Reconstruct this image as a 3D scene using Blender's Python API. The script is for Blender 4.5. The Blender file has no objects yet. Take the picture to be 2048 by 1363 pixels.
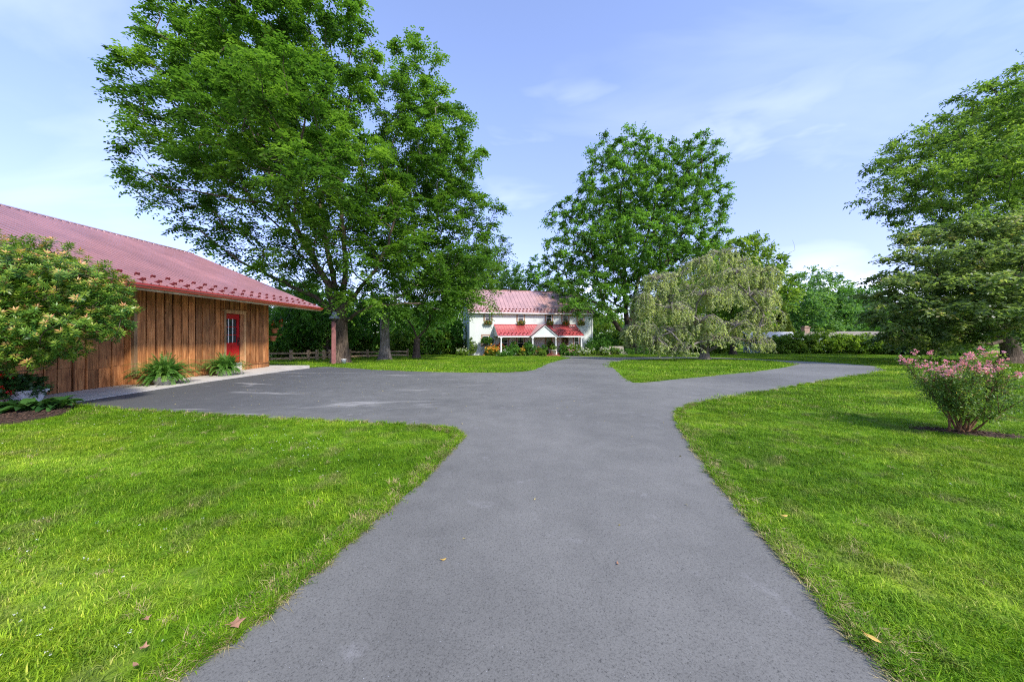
import bpy, math, random
import numpy as np
from mathutils import Vector, Matrix
from mathutils.geometry import delaunay_2d_cdt

S = bpy.context.scene
COL = S.collection
R = math.radians
rng = np.random.default_rng(7)
random.seed(7)

# ------------------------------------------------------------------ camera, sky, sun, exposure
EYE = 1.58
F, CX, CY = 700.0, 1020.0, 668.0            # focal length and horizon measured on the 2048 px photograph
cam = bpy.data.cameras.new('camera')
cam.sensor_width = 36.0
cam.lens = 36.0 * F / 2048
cam.shift_x = (1024 - CX) / 2048
cam.shift_y = (CY - 681.5) / 2048
cam.clip_start = 0.05
cam.clip_end = 5000
co = bpy.data.objects.new('camera', cam)
COL.objects.link(co)
co.location = (0, 0, EYE)
co.rotation_euler = (R(90), 0, 0)
S.camera = co

SUN_EL, SUN_AZ = R(41), math.atan2(0.68, -0.73)   # azimuth measured from +Y towards +X
sd = Vector((math.sin(SUN_AZ) * math.cos(SUN_EL), math.cos(SUN_AZ) * math.cos(SUN_EL), math.sin(SUN_EL)))
sl = bpy.data.lights.new('sun', 'SUN')
sl.energy = 2.5
sl.angle = R(5.0)
sl.color = (1.0, 0.95, 0.87)
so = bpy.data.objects.new('sun', sl)
COL.objects.link(so)
so.rotation_euler = sd.to_track_quat('Z', 'Y').to_euler()
so.location = (20, -20, 40)

W = bpy.data.worlds.new('World')
S.world = W
W.use_nodes = True
nt = W.node_tree
nt.nodes.clear()


def nd(tree, typ, **kw):
    n = tree.nodes.new(typ)
    for k, v in kw.items():
        if k.startswith('i_'):
            n.inputs[k[2:].replace('_', ' ')].default_value = v
        else:
            setattr(n, k, v)
    return n


def math_node(tree, op, a, b=None, clamp=False):
    n = tree.nodes.new('ShaderNodeMath')
    n.operation = op
    n.use_clamp = clamp
    for i, v in enumerate((a, b)):
        if v is None:
            continue
        if isinstance(v, (int, float)):
            n.inputs[i].default_value = v
        else:
            tree.links.new(v, n.inputs[i])
    return n.outputs[0]


def ramp(tree, fac, stops):
    n = tree.nodes.new('ShaderNodeValToRGB')
    e = n.color_ramp.elements
    while len(e) > 1:
        e.remove(e[-1])
    for i, (p, c) in enumerate(stops):
        x = e[0] if i == 0 else e.new(p)
        x.position = p
        x.color = (c[0], c[1], c[2], 1) if not isinstance(c, (int, float)) else (c, c, c, 1)
    if fac is not None:
        tree.links.new(fac, n.inputs[0])
    return n.outputs[0]


def mixc(tree, fac, a, b, mode='MIX'):
    n = tree.nodes.new('ShaderNodeMix')
    n.data_type = 'RGBA'
    n.blend_type = mode
    for sock, v in ((n.inputs[0], fac), (n.inputs[6], a), (n.inputs[7], b)):
        if isinstance(v, (int, float)):
            sock.default_value = v
        elif isinstance(v, tuple):
            sock.default_value = (v[0], v[1], v[2], 1)
        else:
            tree.links.new(v, sock)
    return n.outputs[2]


def noise(tree, vec, scale, detail=3.0, rough=0.55, dist=0.0):
    n = nd(tree, 'ShaderNodeTexNoise')
    n.inputs['Scale'].default_value = scale
    n.inputs['Detail'].default_value = detail
    n.inputs['Roughness'].default_value = rough
    n.inputs['Distortion'].default_value = dist
    if vec is not None:
        tree.links.new(vec, n.inputs['Vector'])
    return n.outputs['Fac']


def mapping(tree, vec, scale=(1, 1, 1), rot=(0, 0, 0), loc=(0, 0, 0)):
    n = nd(tree, 'ShaderNodeMapping')
    n.inputs['Scale'].default_value = scale
    n.inputs['Rotation'].default_value = rot
    n.inputs['Location'].default_value = loc
    tree.links.new(vec, n.inputs['Vector'])
    return n.outputs[0]


# sky: Nishita with thin streaky cirrus and a low cumulus bank over the trees
sky = nd(nt, 'ShaderNodeTexSky', sky_type='NISHITA', sun_disc=False)
sky.sun_elevation = SUN_EL
sky.sun_rotation = SUN_AZ
sky.air_density = 1.0
sky.dust_density = 0.6
sky.ozone_density = 2.5
tc = nd(nt, 'ShaderNodeTexCoord')
gen = tc.outputs['Generated']
sep = nd(nt, 'ShaderNodeSeparateXYZ')
nt.links.new(gen, sep.inputs[0])
# project the direction on a high cloud layer: p = d.xy / (d.z + 0.12)
den = math_node(nt, 'ADD', math_node(nt, 'MAXIMUM', sep.outputs[2], 0.0), 0.14)
px_ = math_node(nt, 'DIVIDE', sep.outputs[0], den)
py_ = math_node(nt, 'DIVIDE', sep.outputs[1], den)
cmb = nd(nt, 'ShaderNodeCombineXYZ')
nt.links.new(px_, cmb.inputs[0])
nt.links.new(py_, cmb.inputs[1])
warp = mapping(nt, cmb.outputs[0], (0.42, 1.15, 1), (0, 0, R(-14)), (3.1, 1.7, 0))
c1 = noise(nt, warp, 1.25, 6.0, 0.52, 0.6)
c2 = noise(nt, mapping(nt, cmb.outputs[0], (0.3, 0.5, 1), (0, 0, R(-20)), (7.3, 0.4, 0)), 0.9, 3.0, 0.5)
cir = ramp(nt, math_node(nt, 'MULTIPLY', ramp(nt, c1, [(0.40, 0), (0.80, 1)]), ramp(nt, c2, [(0.30, 0.25), (0.68, 1)])), [(0, 0), (1, 0.62)])
cum = noise(nt, mapping(nt, gen, (3.2, 3.2, 9.0), (0, 0, 0), (0.45, 0.2, 0.1)), 1.6, 6.0, 0.55)
band = ramp(nt, sep.outputs[2], [(0.0, 0.6), (0.10, 0.75), (0.19, 0.0)])
cumf = math_node(nt, 'MULTIPLY', ramp(nt, cum, [(0.52, 0), (0.62, 1)]), band)
haze_ = ramp(nt, sep.outputs[2], [(0.0, 0.16), (0.35, 0.12), (0.7, 0.08)])
cloudf = math_node(nt, 'MAXIMUM', math_node(nt, 'MAXIMUM', math_node(nt, 'MULTIPLY', cir, 0.7), cumf), haze_, True)
# single clouds that stand where the photograph shows them (azimuth, elevation, half width, half height, density)
az_ = math_node(nt, 'ARCTAN2', sep.outputs[0], sep.outputs[1])
el_ = math_node(nt, 'ARCSINE', sep.outputs[2])
wob = noise(nt, mapping(nt, gen, (5, 5, 14)), 1.0, 4, 0.5, 0.3)
wob2 = noise(nt, mapping(nt, gen, (3, 3, 9), (0, 0, 0), (5, 2, 1)), 1.0, 5, 0.55)
for a0, e0, wa, we, dn_ in ((0.156, 0.600, 0.22, 0.040, 0.30), (0.60, 0.480, 0.42, 0.09, 0.40), (0.71, 0.150, 0.13, 0.060, 0.6), (0.92, 0.50, 0.5, 0.26, 0.24), (-0.95, 0.36, 0.5, 0.22, 0.20), (-0.03, 0.40, 0.20, 0.05, 0.30), (0.02, 0.52, 0.22, 0.04, 0.25)):
    da = math_node(nt, 'ADD', math_node(nt, 'DIVIDE', math_node(nt, 'SUBTRACT', az_, a0), wa), math_node(nt, 'MULTIPLY', math_node(nt, 'SUBTRACT', wob2, 0.5), 1.3))
    de = math_node(nt, 'ADD', math_node(nt, 'DIVIDE', math_node(nt, 'SUBTRACT', el_, e0), we), math_node(nt, 'MULTIPLY', math_node(nt, 'SUBTRACT', wob, 0.5), 2.6))
    rr2 = math_node(nt, 'ADD', math_node(nt, 'MULTIPLY', da, da), math_node(nt, 'MULTIPLY', de, de))
    soft = math_node(nt, 'SUBTRACT', 1.0, rr2, True)
    body = math_node(nt, 'MULTIPLY', math_node(nt, 'MULTIPLY', soft, ramp(nt, wob, [(0.22, 0.15), (0.80, 1.0)])), dn_)
    cloudf = math_node(nt, 'MAXIMUM', cloudf, body, True)
skyc = mixc(nt, 1.0, sky.outputs[0], (0.90, 0.95, 1.18), 'MULTIPLY')
skyc = mixc(nt, 1.0, skyc, ramp(nt, sep.outputs[2], [(0.0, (0.70, 0.60, 0.70)), (0.22, (0.88, 0.755, 0.90)), (0.55, (1.0, 0.98, 1.0))]), 'MULTIPLY')
skyb = mixc(nt, cloudf, skyc, (5.8, 6.15, 7.4))
bg = nd(nt, 'ShaderNodeBackground')
bg.inputs['Strength'].default_value = 0.135
nt.links.new(skyb, bg.inputs['Color'])
wo = nd(nt, 'ShaderNodeOutputWorld')
nt.links.new(bg.outputs[0], wo.inputs['Surface'])

S.view_settings.view_transform = 'Standard'
S.view_settings.look = 'None'
S.view_settings.gamma = 1.0
S.view_settings.exposure = 1.15
S.view_settings.use_curve_mapping = False
S.cycles.max_bounces = 8
S.cycles.transparent_max_bounces = 8
S.cycles.use_denoising = False
S.cycles.filter_width = 1.1
S.cycles.sample_clamp_indirect = 6.0

# ------------------------------------------------------------------ helpers


def gz(x, y):
    """height of the land: level near the barn, falling gently towards the house"""
    def sp(t):
        return np.log1p(np.exp(np.clip(t, -40, 40)))
    y = np.asarray(y, float)
    return -0.035 * (1.5 * sp((y - 14) / 1.5) - 3 * sp((y - 45) / 3))


def g1(x, y):
    return float(gz(x, y))


def at(px, py, Y):
    """a point of the place at depth Y seen along the photograph's line of sight"""
    return np.array(((px - CX) / F * Y, Y, EYE - (py - CY) / F * Y))


def ground_at(px, py):
    lo, hi = 0.5, 300.0
    for _ in range(60):
        m = 0.5 * (lo + hi)
        if EYE - (py - CY) / F * m > g1(0, m):
            lo = m
        else:
            hi = m
    return ((px - CX) / F * lo, lo)


def tag(o, label=None, cat=None, group=None, kind=None):
    for k, v in (('label', label), ('category', cat), ('group', group), ('kind', kind)):
        if v:
            o[k] = v
    return o


def empty(name, loc, rz=0.0, label=None, cat=None, group=None):
    o = bpy.data.objects.new(name, None)
    COL.objects.link(o)
    o.location = tuple(float(a) for a in loc)
    o.rotation_euler = (0, 0, rz)
    o.empty_display_size = 0.2
    return tag(o, label, cat, group)


def link_mesh(name, me, mat, parent=None):
    if mat is not None and not me.materials:
        me.materials.append(mat)
    o = bpy.data.objects.new(name, me)
    COL.objects.link(o)
    if parent is not None:
        o.parent = parent
    return o


def copy_tree(o, parent=None):
    c = o.copy()
    COL.objects.link(c)
    c.parent = parent
    for ch in o.children:
        copy_tree(ch, c)
    return c


def np_mesh(name, V, Q, tint=None, smooth=False):
    """mesh from arrays: V (n,3), Q (m,k) faces of equal size"""
    V = np.asarray(V, np.float32)
    Q = np.asarray(Q, np.int32)
    me = bpy.data.meshes.new(name)
    me.vertices.add(len(V))
    me.vertices.foreach_set('co', V.ravel())
    k = Q.shape[1]
    me.loops.add(Q.size)
    me.loops.foreach_set('vertex_index', Q.ravel())
    me.polygons.add(len(Q))
    me.polygons.foreach_set('loop_start', np.arange(0, Q.size, k, dtype=np.int32))
    if smooth:
        me.polygons.foreach_set('use_smooth', np.ones(len(Q), bool))
    me.update(calc_edges=True)
    if tint is not None:
        a = me.attributes.new('tint', 'FLOAT', 'POINT')
        a.data.foreach_set('value', np.asarray(tint, np.float32))
    return me


class MB:
    """collects boxes, tubes, prisms into ONE mesh"""

    def __init__(self, off=(0, 0, 0)):
        self.v, self.f, self.sm = [], [], []
        self.off = Vector(off)

    def add(self, vs, fs, smooth=False):
        n = len(self.v)
        self.v += [Vector(a) - self.off for a in vs]
        self.f += [[i + n for i in f] for f in fs]
        self.sm += [smooth] * len(fs)
        return self

    def box(self, x0, y0, z0, x1, y1, z1):
        return self.add([(x0, y0, z0), (x1, y0, z0), (x1, y1, z0), (x0, y1, z0), (x0, y0, z1), (x1, y0, z1), (x1, y1, z1), (x0, y1, z1)],
                        [(0, 3, 2, 1), (4, 5, 6, 7), (0, 1, 5, 4), (1, 2, 6, 5), (2, 3, 7, 6), (3, 0, 4, 7)])

    def hexa(self, p):
        return self.add(p, [(0, 3, 2, 1), (4, 5, 6, 7), (0, 1, 5, 4), (1, 2, 6, 5), (2, 3, 7, 6), (3, 0, 4, 7)])

    def bar(self, a, b, w, h, up=(0, 0, 1)):
        a, b = Vector(a), Vector(b)
        d = (b - a).normalized()
        u = Vector(up)
        s = d.cross(u)
        if s.length < 1e-4:
            s = d.cross(Vector((1, 0, 0)))
        s.normalize()
        u = s.cross(d)
        s *= w / 2
        u *= h / 2
        return self.hexa([a - s - u, a + s - u, b + s - u, b - s - u, a - s + u, a + s + u, b + s + u, b - s + u])

    def tube(self, pts, rad, n=8, cap=True, smooth=True):
        pts = [Vector(p) for p in pts]
        if isinstance(rad, (int, float)):
            rad = [rad] * len(pts)
        vs, fs = [], []
        prev = None
        for i, p in enumerate(pts):
            d = (pts[min(i + 1, len(pts) - 1)] - pts[max(i - 1, 0)]).normalized()
            if prev is None:
                s = d.cross(Vector((0, 0, 1)) if abs(d.z) < 0.9 else Vector((1, 0, 0))).normalized()
            else:
                s = (prev - d * prev.dot(d)).normalized()
            prev = s
            t = d.cross(s)
            for k in range(n):
                a = 2 * math.pi * k / n
                vs.append(p + (s * math.cos(a) + t * math.sin(a)) * rad[i])
        for i in range(len(pts) - 1):
            for k in range(n):
                fs.append((i * n + k, i * n + (k + 1) % n, (i + 1) * n + (k + 1) % n, (i + 1) * n + k))
        self.add(vs, fs, smooth)
        if cap:
            self.add([vs[k] for k in range(n)], [tuple(range(n - 1, -1, -1))])
            self.add([vs[-n + k] for k in range(n)], [tuple(range(n))])
        return self

    def lathe(self, c, prof, n=20, smooth=True):
        c = Vector(c)
        vs, fs = [], []
        for r, z in prof:
            for k in range(n):
                a = 2 * math.pi * k / n
                vs.append(c + Vector((r * math.cos(a), r * math.sin(a), z)))
        for i in range(len(prof) - 1):
            for k in range(n):
                fs.append((i * n + k, i * n + (k + 1) % n, (i + 1) * n + (k + 1) % n, (i + 1) * n + k))
        return self.add(vs, fs, smooth)

    def mesh(self, name):
        me = bpy.data.meshes.new(name)
        me.from_pydata([tuple(v) for v in self.v], [], self.f)
        me.polygons.foreach_set('use_smooth', np.array(self.sm, bool))
        me.update()
        return me

    def build(self, name, mat, parent=None):
        return link_mesh(name, self.mesh(name), mat, parent)


# ------------------------------------------------------------------ materials
M = {}


def new_mat(name):
    m = bpy.data.materials.new(name)
    m.use_nodes = True
    t = m.node_tree
    t.nodes.clear()
    out = nd(t, 'ShaderNodeOutputMaterial')
    b = nd(t, 'ShaderNodeBsdfPrincipled')
    t.links.new(b.outputs[0], out.inputs[0])
    M[name] = m
    return m, t, b, out


def bump(t, b, h, strength, dist=0.01):
    n = nd(t, 'ShaderNodeBump')
    n.inputs['Strength'].default_value = strength
    n.inputs['Distance'].default_value = dist
    t.links.new(h, n.inputs['Height'])
    t.links.new(n.outputs[0], b.inputs['Normal'])


def simple(name, col, rough=0.6, var=0.25, scale=6.0, spec=0.4, metal=0.0, bstr=0.0):
    m, t, b, out = new_mat(name)
    tcx = nd(t, 'ShaderNodeTexCoord')
    oi = nd(t, 'ShaderNodeObjectInfo')
    n = noise(t, tcx.outputs['Object'], scale, 5)
    dark = tuple(c * (1 - var) for c in col)
    lite = tuple(min(1, c * (1 + var)) for c in col)
    c = ramp(t, n, [(0.3, dark), (0.7, lite)])
    c = mixc(t, 1.0, c, ramp(t, oi.outputs['Random'], [(0, 1 - var * 0.4), (1, 1 + var * 0.3)]), 'MULTIPLY')
    t.links.new(c, b.inputs['Base Color'])
    b.inputs['Roughness'].default_value = rough
    b.inputs['Specular IOR Level'].default_value = spec
    b.inputs['Metallic'].default_value = metal
    if bstr:
        bump(t, b, noise(t, tcx.outputs['Object'], scale * 8, 4), bstr, 0.01)
    return m


def wood(name, dark, mid, lite, gscale=(14, 14, 1.1), rough=0.6, knots=True):
    m, t, b, out = new_mat(name)
    g = nd(t, 'ShaderNodeNewGeometry')
    oi = nd(t, 'ShaderNodeObjectInfo')
    ofs = nd(t, 'ShaderNodeVectorMath', operation='ADD')
    t.links.new(g.outputs['Position'], ofs.inputs[0])
    sc = nd(t, 'ShaderNodeVectorMath', operation='SCALE')
    cb = nd(t, 'ShaderNodeCombineXYZ')
    for i in range(3):
        t.links.new(oi.outputs['Random'], cb.inputs[i])
    t.links.new(cb.outputs[0], sc.inputs[0])
    sc.inputs['Scale'].default_value = 37.0
    t.links.new(sc.outputs[0], ofs.inputs[1])
    v = mapping(t, ofs.outputs[0], gscale)
    n1 = noise(t, v, 1.0, 6, 0.6, 1.2)
    n2 = noise(t, mapping(t, ofs.outputs[0], (90, 90, 3)), 1.0, 3)
    n3 = noise(t, ofs.outputs[0], 1.6, 3)
    c = ramp(t, n1, [(0.28, dark), (0.5, mid), (0.72, lite)])
    c = mixc(t, 0.5, c, ramp(t, n2, [(0.3, 0.55), (0.7, 1.2)]), 'MULTIPLY')
    c = mixc(t, 0.75, c, ramp(t, n3, [(0.3, 0.5), (0.65, 1.25)]), 'MULTIPLY')
    if knots:
        vo = nd(t, 'ShaderNodeTexVoronoi')
        vo.inputs['Scale'].default_value = 1.0
        t.links.new(mapping(t, ofs.outputs[0], (4.5, 4.5, 1.6)), vo.inputs['Vector'])
        c = mixc(t, ramp(t, vo.outputs['Distance'], [(0.05, 0.85), (0.13, 0.0)]), c, tuple(a * 0.35 for a in dark))
    c = mixc(t, 1.0, c, ramp(t, oi.outputs['Random'], [(0, (0.62, 0.6, 0.58)), (0.5, (1, 1, 1)), (1, (1.3, 1.22, 1.1))]), 'MULTIPLY')
    t.links.new(c, b.inputs['Base Color'])
    b.inputs['Roughness'].default_value = rough
    b.inputs['Specular IOR Level'].default_value = 0.3
    bump(t, b, n1, 0.35, 0.006)
    return m


def leafmat(name, stops, transl=0.48, rough=0.5, spec=0.25, hue_noise=0.35, nscale=0.35, lift=1.0, hue=(1.12, 1.0, 1.3)):
    m, t, b, out = new_mat(name)
    a = nd(t, 'ShaderNodeAttribute', attribute_name='tint')
    k_ = lift
    c = ramp(t, a.outputs['Fac'], [(p_, tuple(min(0.85, x_ * k_ * h_) for x_, h_ in zip(c_, hue))) for p_, c_ in stops])
    g = nd(t, 'ShaderNodeNewGeometry')
    n = noise(t, g.outputs['Position'], nscale, 3)
    c = mixc(t, hue_noise, c, ramp(t, n, [(0.32, (0.62, 0.68, 0.72)), (0.68, (1.35, 1.25, 0.9))]), 'MULTIPLY')
    t.links.new(c, b.inputs['Base Color'])
    b.inputs['Roughness'].default_value = rough
    b.inputs['Specular IOR Level'].default_value = spec
    tr = nd(t, 'ShaderNodeBsdfTranslucent')
    t.links.new(mixc(t, 1.0, c, (1.5, 1.6, 0.7), 'MULTIPLY'), tr.inputs['Color'])
    mx = nd(t, 'ShaderNodeMixShader')
    mx.inputs[0].default_value = transl
    t.links.new(b.outputs[0], mx.inputs[1])
    t.links.new(tr.outputs[0], mx.inputs[2])
    t.links.new(mx.outputs[0], out.inputs[0])
    return m


def barkmat(name, dark, lite, sc=1.0):
    m, t, b, out = new_mat(name)
    g = nd(t, 'ShaderNodeNewGeometry')
    v = mapping(t, g.outputs['Position'], (9 * sc, 9 * sc, 1.6 * sc))
    n1 = noise(t, v, 1.5, 6, 0.65, 0.8)
    n2 = noise(t, g.outputs['Position'], 1.3, 3)
    c = ramp(t, n1, [(0.33, dark), (0.68, lite)])
    c = mixc(t, 0.6, c, ramp(t, n2, [(0.35, 0.6), (0.65, 1.25)]), 'MULTIPLY')
    t.links.new(c, b.inputs['Base Color'])
    b.inputs['Roughness'].default_value = 0.9
    b.inputs['Specular IOR Level'].default_value = 0.15
    bump(t, b, n1, 0.9, 0.04)
    return m


def metalroof(name, col):
    m, t, b, out = new_mat(name)
    g = nd(t, 'ShaderNodeNewGeometry')
    oi = nd(t, 'ShaderNodeObjectInfo')
    n = noise(t, g.outputs['Position'], 0.9, 5)
    n2 = noise(t, mapping(t, g.outputs['Position'], (6, 6, 6)), 2.0, 5)
    c = ramp(t, n, [(0.3, tuple(a * 0.85 for a in col)), (0.7, tuple(min(1, a * 1.15) for a in col))])
    c = mixc(t, 0.15, c, ramp(t, n2, [(0.35, 0.75), (0.65, 1.2)]), 'MULTIPLY')
    c = mixc(t, 1.0, c, ramp(t, oi.outputs['Random'], [(0, 0.92), (1, 1.08)]), 'MULTIPLY')
    t.links.new(c, b.inputs['Base Color'])
    t.links.new(ramp(t, n2, [(0.3, 0.34), (0.7, 0.52)]), b.inputs['Roughness'])
    b.inputs['Specular IOR Level'].default_value = 0.6
    b.inputs['Coat Weight'].default_value = 1.0
    b.inputs['Coat Roughness'].default_value = 0.16
    return m


def glassmat(name, col=(0.02, 0.025, 0.03)):
    m, t, b, out = new_mat(name)
    b.inputs['Base Color'].default_value = (*col, 1)
    b.inputs['Roughness'].default_value = 0.06
    b.inputs['Specular IOR Level'].default_value = 0.8
    return m


wood('barn_wood', (0.16, 0.062, 0.022), (0.40, 0.165, 0.056), (0.57, 0.29, 0.115))
wood('trim_wood', (0.22, 0.12, 0.055), (0.42, 0.25, 0.12), (0.58, 0.39, 0.20), knots=False)
wood('fascia_wood', (0.30, 0.22, 0.11), (0.48, 0.37, 0.20), (0.60, 0.49, 0.29), (1.2, 1.2, 12), knots=False)
wood('fence_wood', (0.28, 0.19, 0.11), (0.46, 0.33, 0.20), (0.60, 0.46, 0.29), (3, 3, 20), knots=False)
metalroof('barn_roof', (0.30, 0.135, 0.122))
metalroof('house_roof', (0.48, 0.27, 0.235))
metalroof('porch_roof', (0.46, 0.075, 0.075))
simple('guard_red', (0.16, 0.022, 0.022), 0.5, 0.2, 5)
metalroof('gutter_red', (0.34, 0.030, 0.028))
simple('dark_backing', (0.02, 0.012, 0.008), 0.9)
simple('rib_shade', (0.085, 0.030, 0.032), 0.7, 0.3, 9)
simple('ridge_dark', (0.07, 0.03, 0.035), 0.7)
simple('door_red', (0.42, 0.010, 0.014), 0.35, 0.12, 3)
simple('black_metal', (0.015, 0.015, 0.016), 0.4)
simple('white_paint', (0.74, 0.74, 0.70), 0.5, 0.08, 3)
simple('stucco', (0.63, 0.67, 0.62), 0.85, 0.09, 0.7, 0.2, 0, 0.25)
simple('stone_trim', (0.36, 0.24, 0.17), 0.8, 0.3, 4)
simple('concrete', (0.50, 0.46, 0.39), 0.85, 0.14, 1.6, 0.25, 0, 0.3)
simple('pot_white', (0.60, 0.58, 0.53), 0.7, 0.2, 7, 0.3, 0, 0.2)
simple('planter_grey', (0.62, 0.62, 0.60), 0.6, 0.12, 4)
simple('terracotta', (0.42, 0.15, 0.075), 0.75, 0.25, 9)
simple('post_pink', (0.30, 0.125, 0.115), 0.7, 0.2, 5, 0.3, 0, 0.2)
simple('bell_grey', (0.20, 0.22, 0.245), 0.55, 0.25, 9, 0.4, 0.0)
simple('brick_red', (0.33, 0.10, 0.07), 0.85, 0.3, 8)
simple('soil', (0.055, 0.032, 0.02), 0.95, 0.4, 12)
simple('stone_grey', (0.42, 0.38, 0.32), 0.9, 0.3, 3, 0.2, 0, 0.4)
simple('shed_paint', (0.42, 0.47, 0.54), 0.6, 0.2, 5)
simple('shed_roof', (0.44, 0.43, 0.41), 0.5, 0.35, 2.2)
simple('tan_roof', (0.26, 0.22, 0.165), 0.8, 0.3, 1.0)
simple('bark_chip', (0.09, 0.05, 0.03), 0.95, 0.5, 14)
simple('dry_leaf', (0.34, 0.18, 0.10), 0.7, 0.3, 22)
simple('dry_leaf_yellow', (0.55, 0.36, 0.08), 0.7, 0.3, 22)
simple('window_box', (0.16, 0.09, 0.05), 0.7)
glassmat('glass_dark')
glassmat('glass_grey', (0.16, 0.18, 0.19))
barkmat('bark_brown', (0.035, 0.024, 0.016), (0.19, 0.14, 0.10))
barkmat('bark_grey', (0.08, 0.068, 0.055), (0.33, 0.29, 0.245))
barkmat('bark_dark', (0.02, 0.015, 0.011), (0.10, 0.075, 0.055))
barkmat('twig_grey', (0.16, 0.13, 0.11), (0.40, 0.35, 0.31), 3)
barkmat('stem_brown', (0.12, 0.06, 0.03), (0.34, 0.19, 0.10), 4)
G = [(0, (0.018, 0.050, 0.008)), (0.5, (0.045, 0.115, 0.014)), (1, (0.095, 0.20, 0.024))]
leafmat('leaf_walnut', [(0, (0.018, 0.050, 0.008)), (0.5, (0.053, 0.128, 0.015)), (1, (0.115, 0.215, 0.026))], lift=1.55)
leafmat('leaf_maple', [(0, (0.017, 0.052, 0.008)), (0.5, (0.048, 0.110, 0.015)), (1, (0.090, 0.19, 0.022))], lift=2.2)
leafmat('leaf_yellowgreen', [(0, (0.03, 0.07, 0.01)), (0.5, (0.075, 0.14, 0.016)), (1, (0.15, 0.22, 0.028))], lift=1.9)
leafmat('leaf_locust', [(0, (0.022, 0.06, 0.01)), (0.5, (0.060, 0.135, 0.020)), (1, (0.115, 0.21, 0.035))], lift=1.85, hue=(1.3, 1.0, 1.4))
leafmat('leaf_katsura', [(0, (0.018, 0.034, 0.010)), (0.5, (0.062, 0.102, 0.030)), (0.85, (0.125, 0.170, 0.058)), (1, (0.18, 0.165, 0.065))], 0.48, 0.4, 0.4, lift=2.4)
leafmat('leaf_weeping', [(0, (0.045, 0.07, 0.016)), (0.5, (0.118, 0.140, 0.048)), (1, (0.21, 0.22, 0.095))], 0.5, lift=3.0, hue=(1.02, 1.0, 1.3))
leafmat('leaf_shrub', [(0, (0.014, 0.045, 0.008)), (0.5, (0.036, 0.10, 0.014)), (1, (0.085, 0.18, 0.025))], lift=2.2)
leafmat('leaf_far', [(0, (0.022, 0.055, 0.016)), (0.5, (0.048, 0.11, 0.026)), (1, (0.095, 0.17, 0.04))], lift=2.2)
leafmat('leaf_conifer', [(0, (0.03, 0.06, 0.01)), (1, (0.10, 0.15, 0.022))], lift=1.35)
leafmat('leaf_pieris', [(0, (0.018, 0.060, 0.010)), (0.35, (0.062, 0.135, 0.014)), (0.66, (0.135, 0.195, 0.020)), (0.8, (0.25, 0.20, 0.05)), (1, (0.40, 0.17, 0.075))], 0.35, 0.35, 0.4, 0.2, 2.0, 1.9)
leafmat('leaf_fern', [(0, (0.018, 0.065, 0.010)), (0.6, (0.060, 0.165, 0.022)), (1, (0.14, 0.26, 0.04))], 0.35, 0.45, 0.3, 0.2, 3, 1.4)
leafmat('leaf_hosta', [(0, (0.014, 0.055, 0.012)), (0.6, (0.035, 0.11, 0.018)), (1, (0.08, 0.19, 0.03))], 0.2, 0.35, 0.5, 0.2, 3)
leafmat('leaf_myrtle', [(0, (0.016, 0.042, 0.010)), (0.5, (0.050, 0.100, 0.016)), (0.9, (0.12, 0.18, 0.03)), (1, (0.28, 0.20, 0.06))], 0.4, 0.45, 0.3, 0.2, 3, 2.1)
leafmat('petal_pink', [(0, (0.62, 0.20, 0.30)), (0.6, (0.82, 0.36, 0.52)), (1, (0.84, 0.56, 0.52))], 0.3, 0.6, 0.2, 0.1, 5, 1.0, (1, 1, 1))
leafmat('petal_red', [(0, (0.50, 0.012, 0.010)), (1, (0.75, 0.05, 0.03))], 0.25, 0.5, 0.3, 0.1, 5, 1.0, (1, 1, 1))
leafmat('petal_yellow', [(0, (0.60, 0.25, 0.03)), (1, (0.80, 0.52, 0.08))], 0.25, 0.6, 0.2, 0.1, 5, 1.0, (1, 1, 1))
leafmat('petal_orange', [(0, (0.40, 0.09, 0.05)), (1, (0.66, 0.26, 0.12))], 0.25, 0.6, 0.2, 0.1, 5, 1.0, (1, 1, 1))
leafmat('petal_white', [(0, (0.5, 0.52, 0.42)), (1, (0.8, 0.8, 0.74))], 0.25, 0.6, 0.2, 0.1, 5, 1.0, (1, 1, 1))


def lawn_color(t, pos):
    """large scale colour of the turf, shared by blades and by the sod under them"""
    n1 = noise(t, pos, 0.35, 4, 0.6)
    n2 = noise(t, mapping(t, pos, (0.22, 1.25, 1), (0, 0, R(38))), 1.0, 4, 0.55)
    n3 = noise(t, pos, 2.2, 4, 0.6)
    c = ramp(t, n1, [(0.34, (0.104, 0.225, 0.009)), (0.5, (0.148, 0.300, 0.011)), (0.68, (0.215, 0.345, 0.019))])
    c = mixc(t, 0.9, c, ramp(t, n2, [(0.34, (0.72, 0.78, 0.72)), (0.52, (1.08, 1.06, 1.1)), (0.66, (1.62, 1.42, 2.6))]), 'MULTIPLY')
    n4 = noise(t, pos, 7.0, 3, 0.6)
    c = mixc(t, 0.7, c, ramp(t, n4, [(0.34, (0.62, 0.72, 0.7)), (0.66, (1.35, 1.2, 1.1))]), 'MULTIPLY')
    c = mixc(t, ramp(t, n3, [(0.52, 0.0), (0.72, 0.6)]), c, (0.25, 0.235, 0.085))
    return c


m, t, b, out = new_mat('sod')
g = nd(t, 'ShaderNodeNewGeometry')
c = lawn_color(t, g.outputs['Position'])
nf = noise(t, g.outputs['Position'], 55, 4, 0.7)
c = mixc(t, 0.85, c, ramp(t, nf, [(0.3, 0.42), (0.7, 1.0)]), 'MULTIPLY')
t.links.new(c, b.inputs['Base Color'])
b.inputs['Roughness'].default_value = 0.95
b.inputs['Specular IOR Level'].default_value = 0.1
bump(t, b, nf, 0.6, 0.03)

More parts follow.
